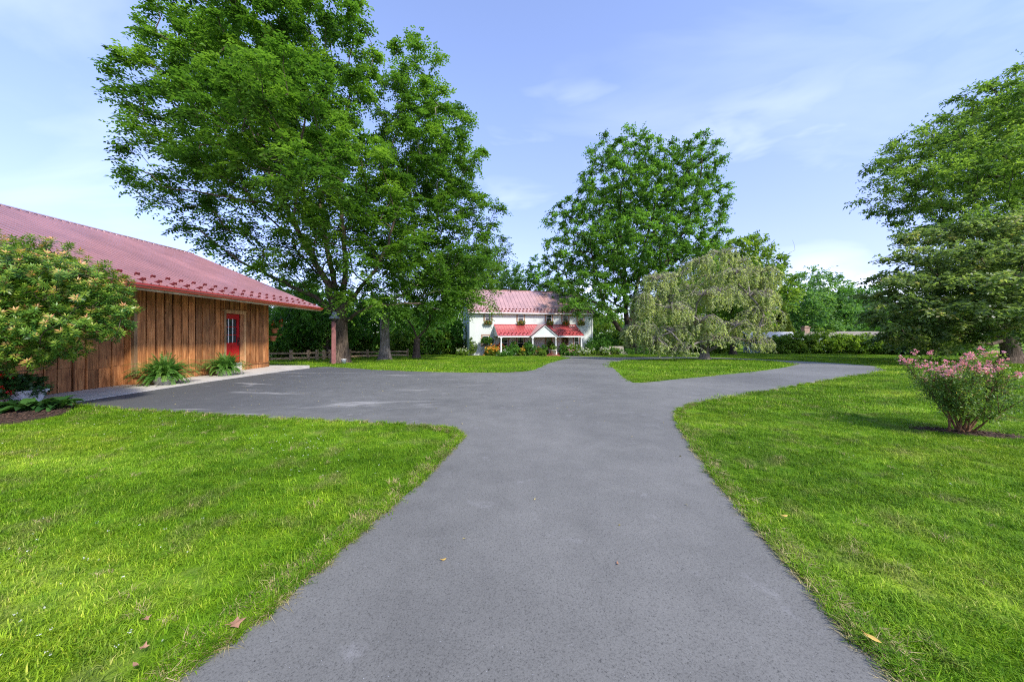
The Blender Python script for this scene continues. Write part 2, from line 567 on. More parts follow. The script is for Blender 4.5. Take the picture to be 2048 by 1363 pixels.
m, t, b, out = new_mat('grass_blade')
g = nd(t, 'ShaderNodeNewGeometry')
a = nd(t, 'ShaderNodeAttribute', attribute_name='tint')
c = lawn_color(t, g.outputs['Position'])
c = mixc(t, 1.0, c, ramp(t, a.outputs['Fac'], [(0, (0.55, 0.62, 0.5)), (0.6, (1.1, 1.1, 1.0)), (0.9, (1.4, 1.3, 1.2)), (0.93, (1.7, 1.25, 2.6)), (1, (2.2, 1.5, 3.8))]), 'MULTIPLY')
oi = nd(t, 'ShaderNodeObjectInfo')
c = mixc(t, 1.0, c, ramp(t, oi.outputs['Random'], [(0, (0.72, 0.78, 0.7)), (1, (1.28, 1.2, 1.1))]), 'MULTIPLY')
t.links.new(c, b.inputs['Base Color'])
b.inputs['Roughness'].default_value = 0.55
b.inputs['Specular IOR Level'].default_value = 0.16
tr = nd(t, 'ShaderNodeBsdfTranslucent')
t.links.new(c, tr.inputs['Color'])
mx = nd(t, 'ShaderNodeMixShader')
mx.inputs[0].default_value = 0.3
t.links.new(b.outputs[0], mx.inputs[1])
t.links.new(tr.outputs[0], mx.inputs[2])
t.links.new(mx.outputs[0], out.inputs[0])

m, t, b, out = new_mat('dry_blade')
a = nd(t, 'ShaderNodeAttribute', attribute_name='tint')
c = ramp(t, a.outputs['Fac'], [(0, (0.14, 0.13, 0.035)), (0.5, (0.36, 0.29, 0.10)), (1, (0.52, 0.42, 0.20))])
t.links.new(c, b.inputs['Base Color'])
b.inputs['Roughness'].default_value = 0.7

m, t, b, out = new_mat('asphalt')
g = nd(t, 'ShaderNodeNewGeometry')
P = g.outputs['Position']
n1 = noise(t, P, 0.28, 4, 0.55)
n2 = noise(t, P, 95, 5, 0.85)
n3 = noise(t, P, 2.6, 5, 0.6)
vo = nd(t, 'ShaderNodeTexVoronoi')
vo.inputs['Scale'].default_value = 85
t.links.new(P, vo.inputs['Vector'])
spx = nd(t, 'ShaderNodeSeparateXYZ')
t.links.new(P, spx.inputs[0])
c = ramp(t, n1, [(0.30, (0.122, 0.118, 0.104)), (0.5, (0.158, 0.153, 0.134)), (0.70, (0.192, 0.185, 0.162))])
c = mixc(t, 1.0, c, ramp(t, n3, [(0.3, 0.93), (0.7, 1.14)]), 'MULTIPLY')
# the newer, darker seal coat beside the barn
seal = ramp(t, math_node(t, 'ADD', math_node(t, 'MULTIPLY', spx.outputs[0], 0.1), math_node(t, 'MULTIPLY', n3, 0.35)), [(0.0, 1.0), (0.0, 1.0)])
sx = math_node(t, 'ADD', spx.outputs[0], math_node(t, 'MULTIPLY', n3, 4.0))
seal = nd(t, 'ShaderNodeMapRange')
seal.inputs['From Min'].default_value = -6.0
seal.inputs['From Max'].default_value = 1.5
seal.inputs['To Min'].default_value = 0.75
seal.inputs['To Max'].default_value = 0.0
t.links.new(sx, seal.inputs['Value'])
sy = nd(t, 'ShaderNodeMapRange')
sy.inputs['From Min'].default_value = 6.0
sy.inputs['From Max'].default_value = 7.5
t.links.new(spx.outputs[1], sy.inputs['Value'])
sf = math_node(t, 'MULTIPLY', seal.outputs[0], sy.outputs[0])
c = mixc(t, sf, c, (0.072, 0.074, 0.074))
# tracked dust in pale streaks on the seal coat, small scuffs elsewhere
st = noise(t, mapping(t, P, (0.30, 1.25, 1), (0, 0, R(10)), (1.3, 0.2, 0)), 1.0, 7, 0.62, 0.7)
stf = math_node(t, 'MULTIPLY', ramp(t, st, [(0.585, 0.0), (0.70, 0.75)]), ramp(t, sf, [(0.02, 0.0), (0.2, 1.0)]))
c = mixc(t, stf, c, (0.42, 0.40, 0.36))
sc2 = noise(t, P, 2.1, 6, 0.65)
c = mixc(t, ramp(t, sc2, [(0.61, 0.0), (0.76, 0.5)]), c, (0.32, 0.31, 0.30))
c = mixc(t, 0.85, c, ramp(t, n2, [(0.34, 0.05), (0.45, 0.92), (0.70, 1.30)]), 'MULTIPLY')
c = mixc(t, ramp(t, noise(t, P, 120, 2), [(0.72, 0.0), (0.78, 0.7)]), c, (0.45, 0.45, 0.46))
t.links.new(c, b.inputs['Base Color'])
b.inputs['Roughness'].default_value = 0.72
b.inputs['Specular IOR Level'].default_value = 0.35
hh = n2
bump(t, b, hh, 0.3, 0.004)

# ------------------------------------------------------------------ land: lawn sheet, driveway, slab


def catmull(pts, n=6, closed=True):
    P_ = np.array(pts, float)
    out = []
    N = len(P_)
    rngi = range(N) if closed else range(N - 1)
    for i in rngi:
        p0, p1, p2, p3 = (P_[(i - 1) % N], P_[i], P_[(i + 1) % N], P_[(i + 2) % N])
        if not closed:
            p0 = P_[max(i - 1, 0)]
            p3 = P_[min(i + 2, N - 1)]
        for k in range(n):
            u = k / n
            out.append(0.5 * ((2 * p1) + (-p0 + p2) * u + (2 * p0 - 5 * p1 + 4 * p2 - p3) * u * u + (-p0 + 3 * p1 - 3 * p2 + p3) * u ** 3))
    return np.array(out)


def in_poly(P_, poly):
    x, y = P_[:, 0], P_[:, 1]
    ins = np.zeros(len(P_), bool)
    j = len(poly) - 1
    for i in range(len(poly)):
        xi, yi = poly[i]
        xj, yj = poly[j]
        c_ = ((yi > y) != (yj > y)) & (x < (xj - xi) * (y - yi) / (yj - yi + 1e-12) + xi)
        ins ^= c_
        j = i
    return ins


def poly_dist(P_, poly):
    d = np.full(len(P_), 1e9)
    A = np.asarray(poly)
    B = np.roll(A, -1, 0)
    for a_, b_ in zip(A, B):
        ab = b_ - a_
        tt = np.clip(((P_ - a_) @ ab) / (ab @ ab + 1e-12), 0, 1)
        q = a_ + tt[:, None] * ab
        d = np.minimum(d, np.hypot(*(P_ - q).T))
    return d


SLX = -10.02                                   # outer edge of the barn slab
left_edge = [(-2.0, -6.0), (-1.62, 0.2)] + [ground_at(*p) for p in [(365, 1363), (430, 1303), (500, 1250), (560, 1205), (650, 1125), (705, 1078), (765, 1030), (850, 958),
             (882, 925), (908, 897), (926, 874), (916, 862), (880, 853), (800, 846), (600, 836), (450, 829), (350, 823), (250, 817), (160, 811)]] + [(-10.4, 7.9)]
far_edge = [(SLX - 0.35, 17.9), (SLX + 0.3, 18.6)] + [ground_at(*p) for p in [(690, 735.5), (760, 740), (850, 743.5), (950, 745.5), (1025, 744.5), (1062, 741), (1080, 735), (1096, 727), (1122, 719.5), (1140, 716)]] + \
           [(5.6, 38.0), (7.4, 38.4)] + [ground_at(*p) for p in [(1225, 714.3), (1300, 713.8), (1392, 713.8), (1483, 716.8), (1558, 720.3), (1634, 724), (1725, 730), (1762, 735.5)]]
right_edge = [ground_at(*p) for p in [(1772, 740.5), (1730, 748), (1650, 760), (1560, 776), (1480, 789), (1400, 803), (1362, 814), (1347, 828), (1353, 846), (1375, 882), (1402, 922),
              (1440, 972), (1500, 1042), (1560, 1110), (1610, 1163), (1700, 1272), (1790, 1363)]] + [(1.66, 0.2), (2.1, -6.0)]
outer = np.concatenate([catmull(left_edge, 5, False), [left_edge[-1]], catmull(far_edge, 5, False), [far_edge[-1]], catmull(right_edge, 5, False), [right_edge[-1]]])
island = catmull([ground_at(*p) for p in [(1217, 728), (1231, 722.5), (1271, 719.6), (1331, 717.6), (1422, 717.4), (1483, 719.4), (1558, 722.9), (1587, 727.5), (1583, 732), (1543, 739), (1483, 746),
                                          (1392, 755), (1316, 762.7), (1276, 765.7), (1259, 762.5), (1240, 749), (1225, 735)]], 5)
jit = rng.normal(0, 0.020, outer.shape)
outer = outer + jit
island = island + rng.normal(0, 0.012, island.shape)

# lawn sheet: one grid to the horizon
xs = np.unique(np.concatenate([np.arange(-45, 50.1, 1.0), np.linspace(-900, -45, 30), np.linspace(50, 900, 30)]))
ys = np.unique(np.concatenate([np.arange(-12, 62.1, 1.0), np.linspace(-300, -12, 14), np.linspace(62, 1500, 36)]))
XX, YY = np.meshgrid(xs, ys)
ZZ = gz(XX, YY) - 0.012
V = np.stack([XX, YY, ZZ], -1).reshape(-1, 3)
nx, ny = len(xs), len(ys)
idx = np.arange(nx * ny).reshape(ny, nx)
Q = np.stack([idx[:-1, :-1], idx[:-1, 1:], idx[1:, 1:], idx[1:, :-1]], -1).reshape(-1, 4)
tag(link_mesh('lawn', np_mesh('lawn', V, Q, smooth=True), M['sod']), 'mown green lawn sloping gently away around the driveway', None, None, 'structure')

# driveway by constrained triangulation
gx, gy = np.meshgrid(np.arange(-12, 32, 0.7), np.arange(-5.5, 40, 0.7))
gp = np.stack([gx.ravel(), gy.ravel()], 1)
inside = in_poly(gp, outer) & ~in_poly(gp, island) & (poly_dist(gp, outer) > 0.2) & (poly_dist(gp, island) > 0.2)
gp = gp[inside]
pts = [Vector(p) for p in np.concatenate([outer, island, gp])]
no, ni = len(outer), len(island)
edges = [(i, (i + 1) % no) for i in range(no)] + [(no + i, no + (i + 1) % ni) for i in range(ni)]
rv, re_, rf, *_ = delaunay_2d_cdt(pts, edges, [], 0, 1e-5)
rv = np.array([tuple(v) for v in rv])
rf = np.array([f for f in rf if len(f) == 3])
cen = rv[rf].mean(1)
rf = rf[in_poly(cen, outer) & ~in_poly(cen, island)]
mb = MB()
mb.v = [Vector((x, y, g1(x, y) + 0.014)) for x, y in rv]
mb.f = [tuple(f) for f in rf]
mb.sm = [True] * len(rf)
for ring, sgn in ((outer, 1), (island, -1)):
    n_ = len(ring)
    nrm = np.roll(ring, -1, 0) - np.roll(ring, 1, 0)
    nrm = np.stack([nrm[:, 1], -nrm[:, 0]], 1) / (np.hypot(*nrm.T)[:, None] + 1e-9)
    area = np.sum(ring[:, 0] * np.roll(ring[:, 1], -1) - np.roll(ring[:, 0], -1) * ring[:, 1])
    nrm *= np.sign(area) * sgn
    a_ = [(x, y, g1(x, y) + 0.014) for x, y in ring]
    b_ = [(x + 0.05 * q[0], y + 0.05 * q[1], g1(x, y) - 0.05) for (x, y), q in zip(ring, nrm)]
    mb.add(a_ + b_, [(i, (i + 1) % n_, n_ + (i + 1) % n_, n_ + i) for i in range(n_)])
tag(mb.build('driveway', M['asphalt']), 'grey asphalt driveway forking around a grass island towards the house', None, None, 'structure')

mb = MB()
for i, (y0, y1) in enumerate(((1.0, 5.2), (5.2, 9.4), (9.4, 13.5), (13.5, 17.5))):
    mb.box(-12.4, y0 + 0.006, -0.35, SLX, y1 - 0.006, 0.03)
tag(mb.build('concrete_slab', M['concrete']), 'pale concrete walkway slab along the front of the barn', None, None, 'structure')

# ------------------------------------------------------------------ foliage builders


def unit(a):
    return a / (np.linalg.norm(a, axis=-1, keepdims=True) + 1e-9)


def leaf_quads(P_, D, N_, L, Wd, fold=0.12):
    """rhombic leaves: four corners each"""
    D = unit(D)
    S_ = unit(np.cross(D, N_))
    N2 = np.cross(S_, D)
    L = np.broadcast_to(np.asarray(L, float), (len(P_),))[:, None]
    Wd = np.broadcast_to(np.asarray(Wd, float), (len(P_),))[:, None]
    mid = P_ + D * L * 0.45 + N2 * L * fold
    V = np.stack([P_, mid - S_ * Wd / 2, P_ + D * L, mid + S_ * Wd / 2], 1).reshape(-1, 3)
    Q_ = np.arange(len(P_) * 4).reshape(-1, 4)
    return V, Q_


def tubes(A, B, ra, rb, sides=5):
    """many tapered segments at once"""
    A, B = np.asarray(A, float), np.asarray(B, float)
    d = unit(B - A)
    ref = np.where(np.abs(d[:, 2:3]) < 0.9, np.array([[0, 0, 1.0]]), np.array([[1.0, 0, 0]]))
    s = unit(np.cross(d, ref))
    t_ = np.cross(d, s)
    ang = np.arange(sides) * 2 * math.pi / sides
    ca, sa = np.cos(ang)[None, :, None], np.sin(ang)[None, :, None]
    ringd = s[:, None] * ca + t_[:, None] * sa
    ra = np.asarray(ra, float)[:, None, None]
    rb = np.asarray(rb, float)[:, None, None]
    ext = (d * np.minimum(ra[:, 0], rb[:, 0]) * 0.5)
    V = np.concatenate([A[:, None] - ext[:, None] * 0 + ringd * ra, B[:, None] + ext[:, None] + ringd * rb], 1).reshape(-1, 3)
    k = np.arange(sides)
    q = np.stack([k, (k + 1) % sides, sides + (k + 1) % sides, sides + k], 1)
    Q_ = (np.arange(len(A)) * 2 * sides)[:, None, None] + q[None]
    return V, Q_.reshape(-1, 4)


def sample_lobes(lobes, n, spacing, r, shell=0.45):
    """clump centres spread through a union of ellipsoids"""
    L = np.array(lobes, float)
    vol = L[:, 3] * L[:, 4] * L[:, 5]
    w = vol ** 0.72
    pick = r.choice(len(L), size=n * 6, p=w / w.sum())
    u = unit(r.normal(size=(n * 6, 3)))
    rad = shell + (1 - shell) * r.random((n * 6, 1)) ** 0.6
    rad = np.where(r.random((n * 6, 1)) < 0.2, r.random((n * 6, 1)), rad)
    P_ = L[pick, :3] + u * rad * L[pick, 3:]
    keep = []
    cell = {}
    for i, p in enumerate(P_):
        k = tuple(np.floor(p / spacing).astype(int))
        ok = True
        for dx in (-1, 0, 1):
            for dy in (-1, 0, 1):
                for dz in (-1, 0, 1):
                    for q in cell.get((k[0] + dx, k[1] + dy, k[2] + dz), ()):
                        if (p[0] - q[0]) ** 2 + (p[1] - q[1]) ** 2 + (p[2] - q[2]) ** 2 < spacing * spacing:
                            ok = False
                            break
                    if not ok:
                        break
                if not ok:
                    break
            if not ok:
                break
        if ok:
            cell.setdefault(k, []).append(p)
            keep.append(i)
            if len(keep) >= n:
                break
    return P_[keep], u[keep], pick[keep]


def grow(start_nodes, start_r, targets, bf=0.35, pwr=0.42, rmin=0.012, r=None, rscale=1.0, chains=()):
    """greedy branching: every target joins the nearest node, paths from the trunk kept short"""
    nodes = [np.array(p, float) for p in start_nodes]
    par = [-1] + list(range(len(nodes) - 1))
    plen = [0.0]
    for i in range(1, len(nodes)):
        plen.append(plen[-1] + np.linalg.norm(nodes[i] - nodes[i - 1]))
    fixed = list(start_r)
    lv, lq, nv = [], [], 0
    for pts_, r0, r1 in chains:                 # boughs laid out by hand, smoothed
        pts_ = np.asarray(pts_, float)
        first = int(np.argmin([np.linalg.norm(pts_[0] - q) for q in nodes]))
        fine = catmull(np.concatenate([[nodes[first]], pts_]), 4, False)
        fine = np.concatenate([fine, pts_[-1:]])
        fine[2:-1] += r.normal(0, 0.035, fine[2:-1].shape)
        rr_ = r0 + (r1 - r0) * np.linspace(0, 1, len(fine)) ** 0.8
        v_, q_ = tubes(fine[:-1], fine[1:], rr_[:-1], rr_[1:], 9)
        lv.append(v_)
        lq.append(q_ + nv)
        nv += len(v_)
        pj = first
        for j in range(2, len(fine), 2):
            nodes.append(fine[j])
            par.append(pj)
            plen.append(plen[pj] + np.linalg.norm(fine[j] - nodes[pj]))
            fixed.append(rr_[j])
            pj = len(nodes) - 1
    start_r = fixed
    ns_ = len(nodes)
    T = np.asarray(targets, float)
    n = len(T)
    done = np.zeros(n, bool)
    best = np.full(n, 1e9)
    bpar = np.zeros(n, int)

    def relax(j):
        d = np.linalg.norm(T - nodes[j], axis=1)
        up = np.clip(nodes[j][2] - T[:, 2], 0, None) * 0.6      # growing downwards costs more
        c_ = d + up + bf * (plen[j] + d)
        m_ = c_ < best
        best[m_] = c_[m_]
        bpar[m_] = j
    for j in range(max(0, len(start_nodes) - 3), ns_):
        relax(j)
    for _ in range(n):
        i = int(np.argmin(np.where(done, 1e12, best)))
        done[i] = True
        best_i = bpar[i]
        nodes.append(T[i])
        par.append(int(best_i))
        plen.append(plen[best_i] + np.linalg.norm(T[i] - nodes[best_i]))
        relax(len(nodes) - 1)
    N_ = len(nodes)
    cnt = np.ones(N_)
    for i in np.argsort(-np.array(plen)):
        if par[i] >= 0 and i >= ns_:
            cnt[par[i]] += cnt[i]
    rad = np.maximum(rmin, rmin * cnt ** pwr * rscale)
    for i in range(ns_):
        rad[i] = start_r[i]
    nodes = np.array(nodes)
    par = np.array(par)
    ids = np.arange(ns_, N_)
    A, B = nodes[par[ids]], nodes[ids]
    ln = np.linalg.norm(B - A, axis=1, keepdims=True)
    midp = (A + B) / 2 + (r.normal(size=A.shape) * 0.09 + np.array([0, 0, 0.05])) * ln
    ra = np.minimum(rad[par[ids]], rad[ids] * 1.35)
    V1, Q1 = tubes(A, midp, ra, (ra + rad[ids]) / 2)
    V2, Q2 = tubes(midp, B, (ra + rad[ids]) / 2, rad[ids])
    VV, QQ = [V1, V2], [Q1, Q2 + len(V1)]
    n0 = len(V1) + len(V2)
    for v_, q_ in zip(lv, lq):
        VV.append(v_)
        QQ.append(q_ + n0)
    return np.concatenate(VV), np.concatenate(QQ), nodes, rad


def spray_leaves(C, out, rad, per, style, L, Wd, r, upw=0.35, droop=0.3, tbias=0.0, flat=1.0, nrm=0.5):
    """leaves along short twigs that fan out of every clump centre"""
    ntw = max(3, int(round(per ** 0.5 * 1.1)))
    nl = max(1, per // ntw)
    n = len(C)
    d = unit(out[:, None] * 0.45 + r.normal(size=(n, ntw, 3)) * 0.75 + np.array([0, 0, upw]))
    if flat != 1.0:
        d[..., 2] *= flat
        d = unit(d)
    rl = np.asarray(rad)[:, None, None] * (0.55 + 0.65 * r.random((n, ntw, 1)))
    org = C[:, None] - d * rl * 0.25 + r.normal(size=(n, ntw, 3)) * 0.12 * np.asarray(rad)[:, None, None]
    tt = 0.15 + 0.95 * (np.arange(nl) + r.random((n, ntw, nl))) / nl
    P_ = org[:, :, None] + d[:, :, None] * (rl * tt)[..., None]
    P_[..., 2] -= droop * (tt ** 2) * rl
    ctint = r.normal(0, 0.17, (n, 1, 1)) + r.normal(0, 0.10, (n, ntw, 1))
    P_ = P_.reshape(-1, 3)
    D0 = np.broadcast_to(d[:, :, None], (n, ntw, nl, 3)).reshape(-1, 3)
    tin = (0.5 + tbias + np.broadcast_to(ctint, (n, ntw, nl))).reshape(-1)
    m_ = len(P_)
    side = unit(np.cross(D0, [0, 0, 1.0]))
    sgn = np.where(r.random((m_, 1)) < 0.5, -1, 1)
    if style == 'frond':                       # compound leaf: a drooping rachis with pairs of leaflets
        rd = unit(D0 * 0.55 + side * sgn * 0.75 + r.normal(size=(m_, 3)) * 0.3 + np.array([0, 0, -0.12]))
        k = 5
        s_ = np.linspace(0.22, 1.0, k)
        Pk = P_[:, None] + rd[:, None] * (s_[None, :, None] * L)
        Pk[..., 2] -= 0.28 * L * s_[None] ** 2
        rs = unit(np.cross(rd, [0, 0, 1.0]))
        alt = np.where(np.arange(k) % 2 == 0, 1, -1)[None, :, None]
        Dl = unit(rd[:, None] * 0.45 + rs[:, None] * alt * 0.9 + np.array([0, 0, -0.25]) + r.normal(size=(m_, k, 3)) * 0.15)
        Nl = unit(np.array([0, 0, 1.0]) + r.normal(size=(m_, k, 3)) * 0.35)
        V, Q_ = leaf_quads(Pk.reshape(-1, 3), Dl.reshape(-1, 3), Nl.reshape(-1, 3), L * 0.52, Wd, 0.06)
        tn = np.repeat(tin, k) + r.normal(0, 0.07, m_ * k)
        return V, Q_, np.repeat(tn, 4)
    Dl = unit(D0 * 0.5 + side * sgn * 0.7 + r.normal(size=(m_, 3)) * 0.45 + np.array([0, 0, -0.25]))
    Nl = unit(np.array([0, 0, 0.9]) + r.normal(size=(m_, 3)) * nrm)
    V, Q_ = leaf_quads(P_, Dl, Nl, L * (0.7 + 0.6 * r.random(m_)), Wd * (0.7 + 0.6 * r.random(m_)))
    return V, Q_, np.repeat(tin + r.normal(0, 0.09, m_), 4)


def trunk_mesh(pts, rads, r, sides=14, flare=1.6):
    """bark column: flared foot, slightly fluted and crooked"""
    mb_ = MB()
    P2, R2 = [], []
    for i in range(len(pts) - 1):
        for k in range(4):
            u = k / 4
            P2.append(np.array(pts[i]) * (1 - u) + np.array(pts[i + 1]) * u)
            R2.append(rads[i] * (1 - u) + rads[i + 1] * u)
    P2.append(np.array(pts[-1]))
    R2.append(rads[-1])
    z0 = P2[0][2]
    ph = r.random(4) * 6.28
    vs, fs = [], []
    for p, q in zip(P2, R2):
        h = (p[2] - z0)
        fl = 1 + (flare - 1) * math.exp(-h / (0.55 * rads[0] * 2.2))
        for k in range(sides):
            a = 2 * math.pi * k / sides
            rr = q * fl * (1 + 0.07 * math.sin(3 * a + ph[0] + h * 0.6) + 0.05 * math.sin(5 * a + ph[1] - h) + (fl - 1) * 0.25 * math.sin(4 * a + ph[2]))
            vs.append((p[0] + rr * math.cos(a), p[1] + rr * math.sin(a), p[2]))
    for i in range(len(P2) - 1):
        for k in range(sides):
            fs.append((i * sides + k, i * sides + (k + 1) % sides, (i + 1) * sides + (k + 1) % sides, (i + 1) * sides + k))
    return np.array(vs), np.array(fs)


def tree(name, label, cat, base, trunk, lobes, n, spacing, crad, per, style, L, Wd, leaf, bark, seed, group=None,
         limbs=(), upw=0.35, droop=0.3, bf=0.35, rmin=0.012, pwr=0.42, shell=0.45, flare=1.6, inner=0.0, tbias=0.0, chains=(), flat=1.0, nrm=0.5):
    """trunk = [(point, radius), ...] in place coordinates; lobes = ellipsoids the crown fills"""
    r = np.random.default_rng(seed)
    base = np.array(base, float)
    C, out, _ = sample_lobes(lobes, n, spacing, r, shell)
    tp = [np.array(p, float) for p, q in trunk]
    tr_ = [q for p, q in trunk]
    tgt = [C]
    for l_ in limbs:
        tgt.append(np.array(l_, float).reshape(-1, 3))
    if inner:                                   # sparse inner nodes make real boughs
        mid = tp[-1] + (C[r.choice(len(C), int(len(C) * inner))] - tp[-1]) * (0.3 + 0.45 * r.random((int(len(C) * inner), 1)))
        tgt.append(mid)
    Vb, Qb, nodes, rad = grow(tp, tr_, np.concatenate(tgt), bf, pwr, rmin, r, 1.0, chains)
    Vt, Qt = trunk_mesh(tp, tr_, r, flare=flare)
    root = empty(name, base, 0, label, cat, group)
    V = np.concatenate([Vt, Vb]) - base
    Q_ = np.concatenate([Qt, Qb + len(Vt)])
    link_mesh('trunk', np_mesh('trunk', V, Q_, smooth=True), M[bark], root)
    rads = crad * (0.7 + 0.6 * r.random(len(C)))
    Vl, Ql, tn = spray_leaves(C, out, rads, per, style, L, Wd, r, upw, droop, tbias, flat, nrm)
    link_mesh('crown', np_mesh('crown', Vl - base, Ql, tn), M[leaf], root)
    return root


def lobe(px, py, Y, rx, ry, rd=None):
    """ellipsoid whose centre and radii were measured on the photograph, at depth Y"""
    c_ = at(px, py, Y)
    a_, b_ = rx / F * Y, ry / F * Y
    return (c_[0], c_[1], c_[2], a_, rd if rd else 0.8 * a_, b_)


# ------------------------------------------------------------------ grass
tufts = bpy.data.collections.new('grass_tufts')


def make_tuft(i, nb, rad, hmin, hmax, w, mat, r, lean=0.5, tint=None):
    a = r.random(nb) * 6.283
    q = np.sqrt(r.random(nb)) * rad
    B = np.stack([q * np.cos(a), q * np.sin(a), np.full(nb, -0.012)], 1)
    az = r.random(nb) * 6.283
    ln = lean * (0.25 + r.random(nb))
    h = hmin + (hmax - hmin) * r.random(nb)
    dirv = np.stack([np.cos(az), np.sin(az), np.zeros(nb)], 1)
    side = np.stack([-np.sin(az), np.cos(az), np.zeros(nb)], 1) * (w * (0.6 + 0.8 * r.random(nb)))[:, None] / 2
    m1 = B + dirv * (ln * h * 0.35)[:, None] + np.array([0, 0, 1]) * (h * 0.6)[:, None]
    tip = B + dirv * (ln * h * 1.15)[:, None] + np.array([0, 0, 1]) * (h * (0.98 - 0.25 * ln))[:, None]
    V = np.stack([B - side, B + side, m1 - side * 0.8, m1 + side * 0.8, tip], 1).reshape(-1, 3)
    o_ = np.arange(nb)[:, None] * 5
    me = bpy.data.meshes.new('tuft')
    f_ = [(a_, a_ + 1, a_ + 3, a_ + 2) for a_ in o_[:, 0]] + [(a_ + 2, a_ + 3, a_ + 4) for a_ in o_[:, 0]]
    me.from_pydata(V.tolist(), [], [tuple(int(x) for x in q_) for q_ in f_])
    at_ = me.attributes.new('tint', 'FLOAT', 'POINT')
    tn = r.random(nb) if tint is None else np.clip(r.normal(tint, 0.25, nb), 0, 1)
    at_.data.foreach_set('value', np.repeat(tn, 5).astype(np.float32))
    me.materials.append(M[mat])
    o = bpy.data.objects.new('tuft_%02d' % i, me)
    tufts.objects.link(o)


rg = np.random.default_rng(21)
for i in range(4):
    make_tuft(i, 64, 0.12, 0.022, 0.050, 0.0046, 'grass_blade', rg, 1.0)           # 0-3 near turf
for i in range(4, 7):
    make_tuft(i, 90, 0.24, 0.035, 0.060, 0.009, 'grass_blade', rg, 0.8)            # 4-6 middle distance
for i in range(7, 9):
    make_tuft(i, 90, 0.48, 0.035, 0.062, 0.020, 'grass_blade', rg, 0.7)            # 7-8 far
for i in range(9, 11):
    make_tuft(i, 34, 0.08, 0.03, 0.085, 0.0042, 'dry_blade', rg, 1.3)               # 9-10 dry edge
for i in range(11, 13):
    make_tuft(i, 26, 0.05, 0.04, 0.10, 0.0055, 'grass_blade', rg, 0.95)            # 11-12 coarse tall tuft


MULCH = [(-12.6, 5.6), (-9.2, 5.9), (-8.75, 6.75), (-9.3, 7.45), (-10.05, 7.75), (-12.6, 7.75)]
MYR = np.array((7.30, 5.62))
HOUSE0, HTH = np.array((-4.74, 41.0)), R(12)
hc, hs = math.cos(HTH), math.sin(HTH)
house_fp = [(HOUSE0[0] + u * hc - v * hs, HOUSE0[1] + u * hs + v * hc) for u, v in ((-0.2, -0.2), (2.5, -0.3), (2.8, -3.1), (13.4, -3.1), (13.5, -0.3), (15.9, -0.2), (15.9, 10.3), (-0.2, 10.3))]


def scatter(x0, x1, y0, y1, dens, over):
    n = int((x1 - x0) * (y1 - y0) * dens)
    P_ = np.stack([rg.uniform(x0, x1, n), rg.uniform(y0, y1, n)], 1)
    P_ = P_[(np.abs(P_[:, 0]) < 1.5 * np.maximum(P_[:, 1], 0) + 2.5)]
    ia = in_poly(P_, outer)
    ii = in_poly(P_, island)
    do, di = poly_dist(P_, outer), poly_dist(P_, island)
    grass = (~ia & (do > over)) | (ii & (di > over))
    grass &= ~((P_[:, 0] > -24) & (P_[:, 0] < SLX + 0.02) & (P_[:, 1] < 17.55) & (P_[:, 1] > 7.3))
    grass &= ~(P_[:, 0] < -12.3) | (P_[:, 1] > 17.5)
    grass &= ~in_poly(P_, house_fp)
    grass &= ~in_poly(P_, MULCH)
    e_ = (P_ - MYR) @ np.array([[0.92, 0.39], [-0.39, 0.92]])
    grass &= ~(((e_[:, 0] / 0.62) ** 2 + (e_[:, 1] / 0.17) ** 2) < 1)
    return P_[grass], np.minimum(do, di)[grass]


parts_, kinds_, scl_ = [], [], []
for (x0, x1, y0, y1, dens, kk, over, sc) in ((-6, 9, 0.2, 3.6, 150, (0, 4), 0.0, 1.0), (-12, 12, 3.6, 7.0, 105, (0, 4), 0.01, 1.0), (-16, 18, 7.0, 14.0, 36, (4, 7), 0.06, 1.0), (-32, 48, 14.0, 34.0, 9, (7, 9), 0.16, 1.0), (-20, 72, 34.0, 48.0, 5, (7, 9), 0.2, 1.1)):
    p, d = scatter(x0, x1, y0, y1, dens, over)
    parts_.append(p)
    kinds_.append(rg.integers(kk[0], kk[1], len(p)))
    scl_.append(sc * rg.uniform(0.75, 1.25, len(p)))
# dry, ragged verge along the asphalt and a few coarse tufts
ring = np.concatenate([outer, island])
rr_ = ring[(ring[:, 1] > 0.5) & (ring[:, 1] < 16)]
rn = np.repeat(rr_, 22, 0) + rg.normal(0, 0.085, (len(rr_) * 22, 2))
rn = np.concatenate([rn, np.repeat(rr_[rr_[:, 1] < 6], 26, 0) + rg.normal(0, 0.07, (len(rr_[rr_[:, 1] < 6]) * 26, 2))])
ok = (~in_poly(rn, outer) | in_poly(rn, island)) & ~(rn[:, 0] < -9.9)
rn = rn[ok]
rn = rn[poly_dist(rn, outer) < 0.2]
parts_.append(rn)
kk = np.where(rg.random(len(rn)) < 0.27, rg.integers(9, 11, len(rn)), rg.integers(11, 13, len(rn)))
kinds_.append(kk)
scl_.append(rg.uniform(0.55, 1.05, len(rn)))
ex, d = scatter(-12, 12, 0.5, 9.0, 5, 0.02)
parts_.append(ex)
kinds_.append(np.where(rg.random(len(ex)) < 0.3, rg.integers(9, 11, len(ex)), rg.integers(11, 13, len(ex))))
scl_.append(rg.uniform(0.5, 0.85, len(ex)))
GP = np.concatenate(parts_)
GK = np.concatenate(kinds_).astype(np.int32)
GS = np.concatenate(scl_).astype(np.float32)
me = bpy.data.meshes.new('grass')
me.vertices.add(len(GP))
me.vertices.foreach_set('co', np.stack([GP[:, 0], GP[:, 1], gz(GP[:, 0], GP[:, 1]) - 0.004], 1).astype(np.float32).ravel())
a = me.attributes.new('kind', 'INT', 'POINT')
a.data.foreach_set('value', GK)
a = me.attributes.new('scl', 'FLOAT', 'POINT')
a.data.foreach_set('value', GS)
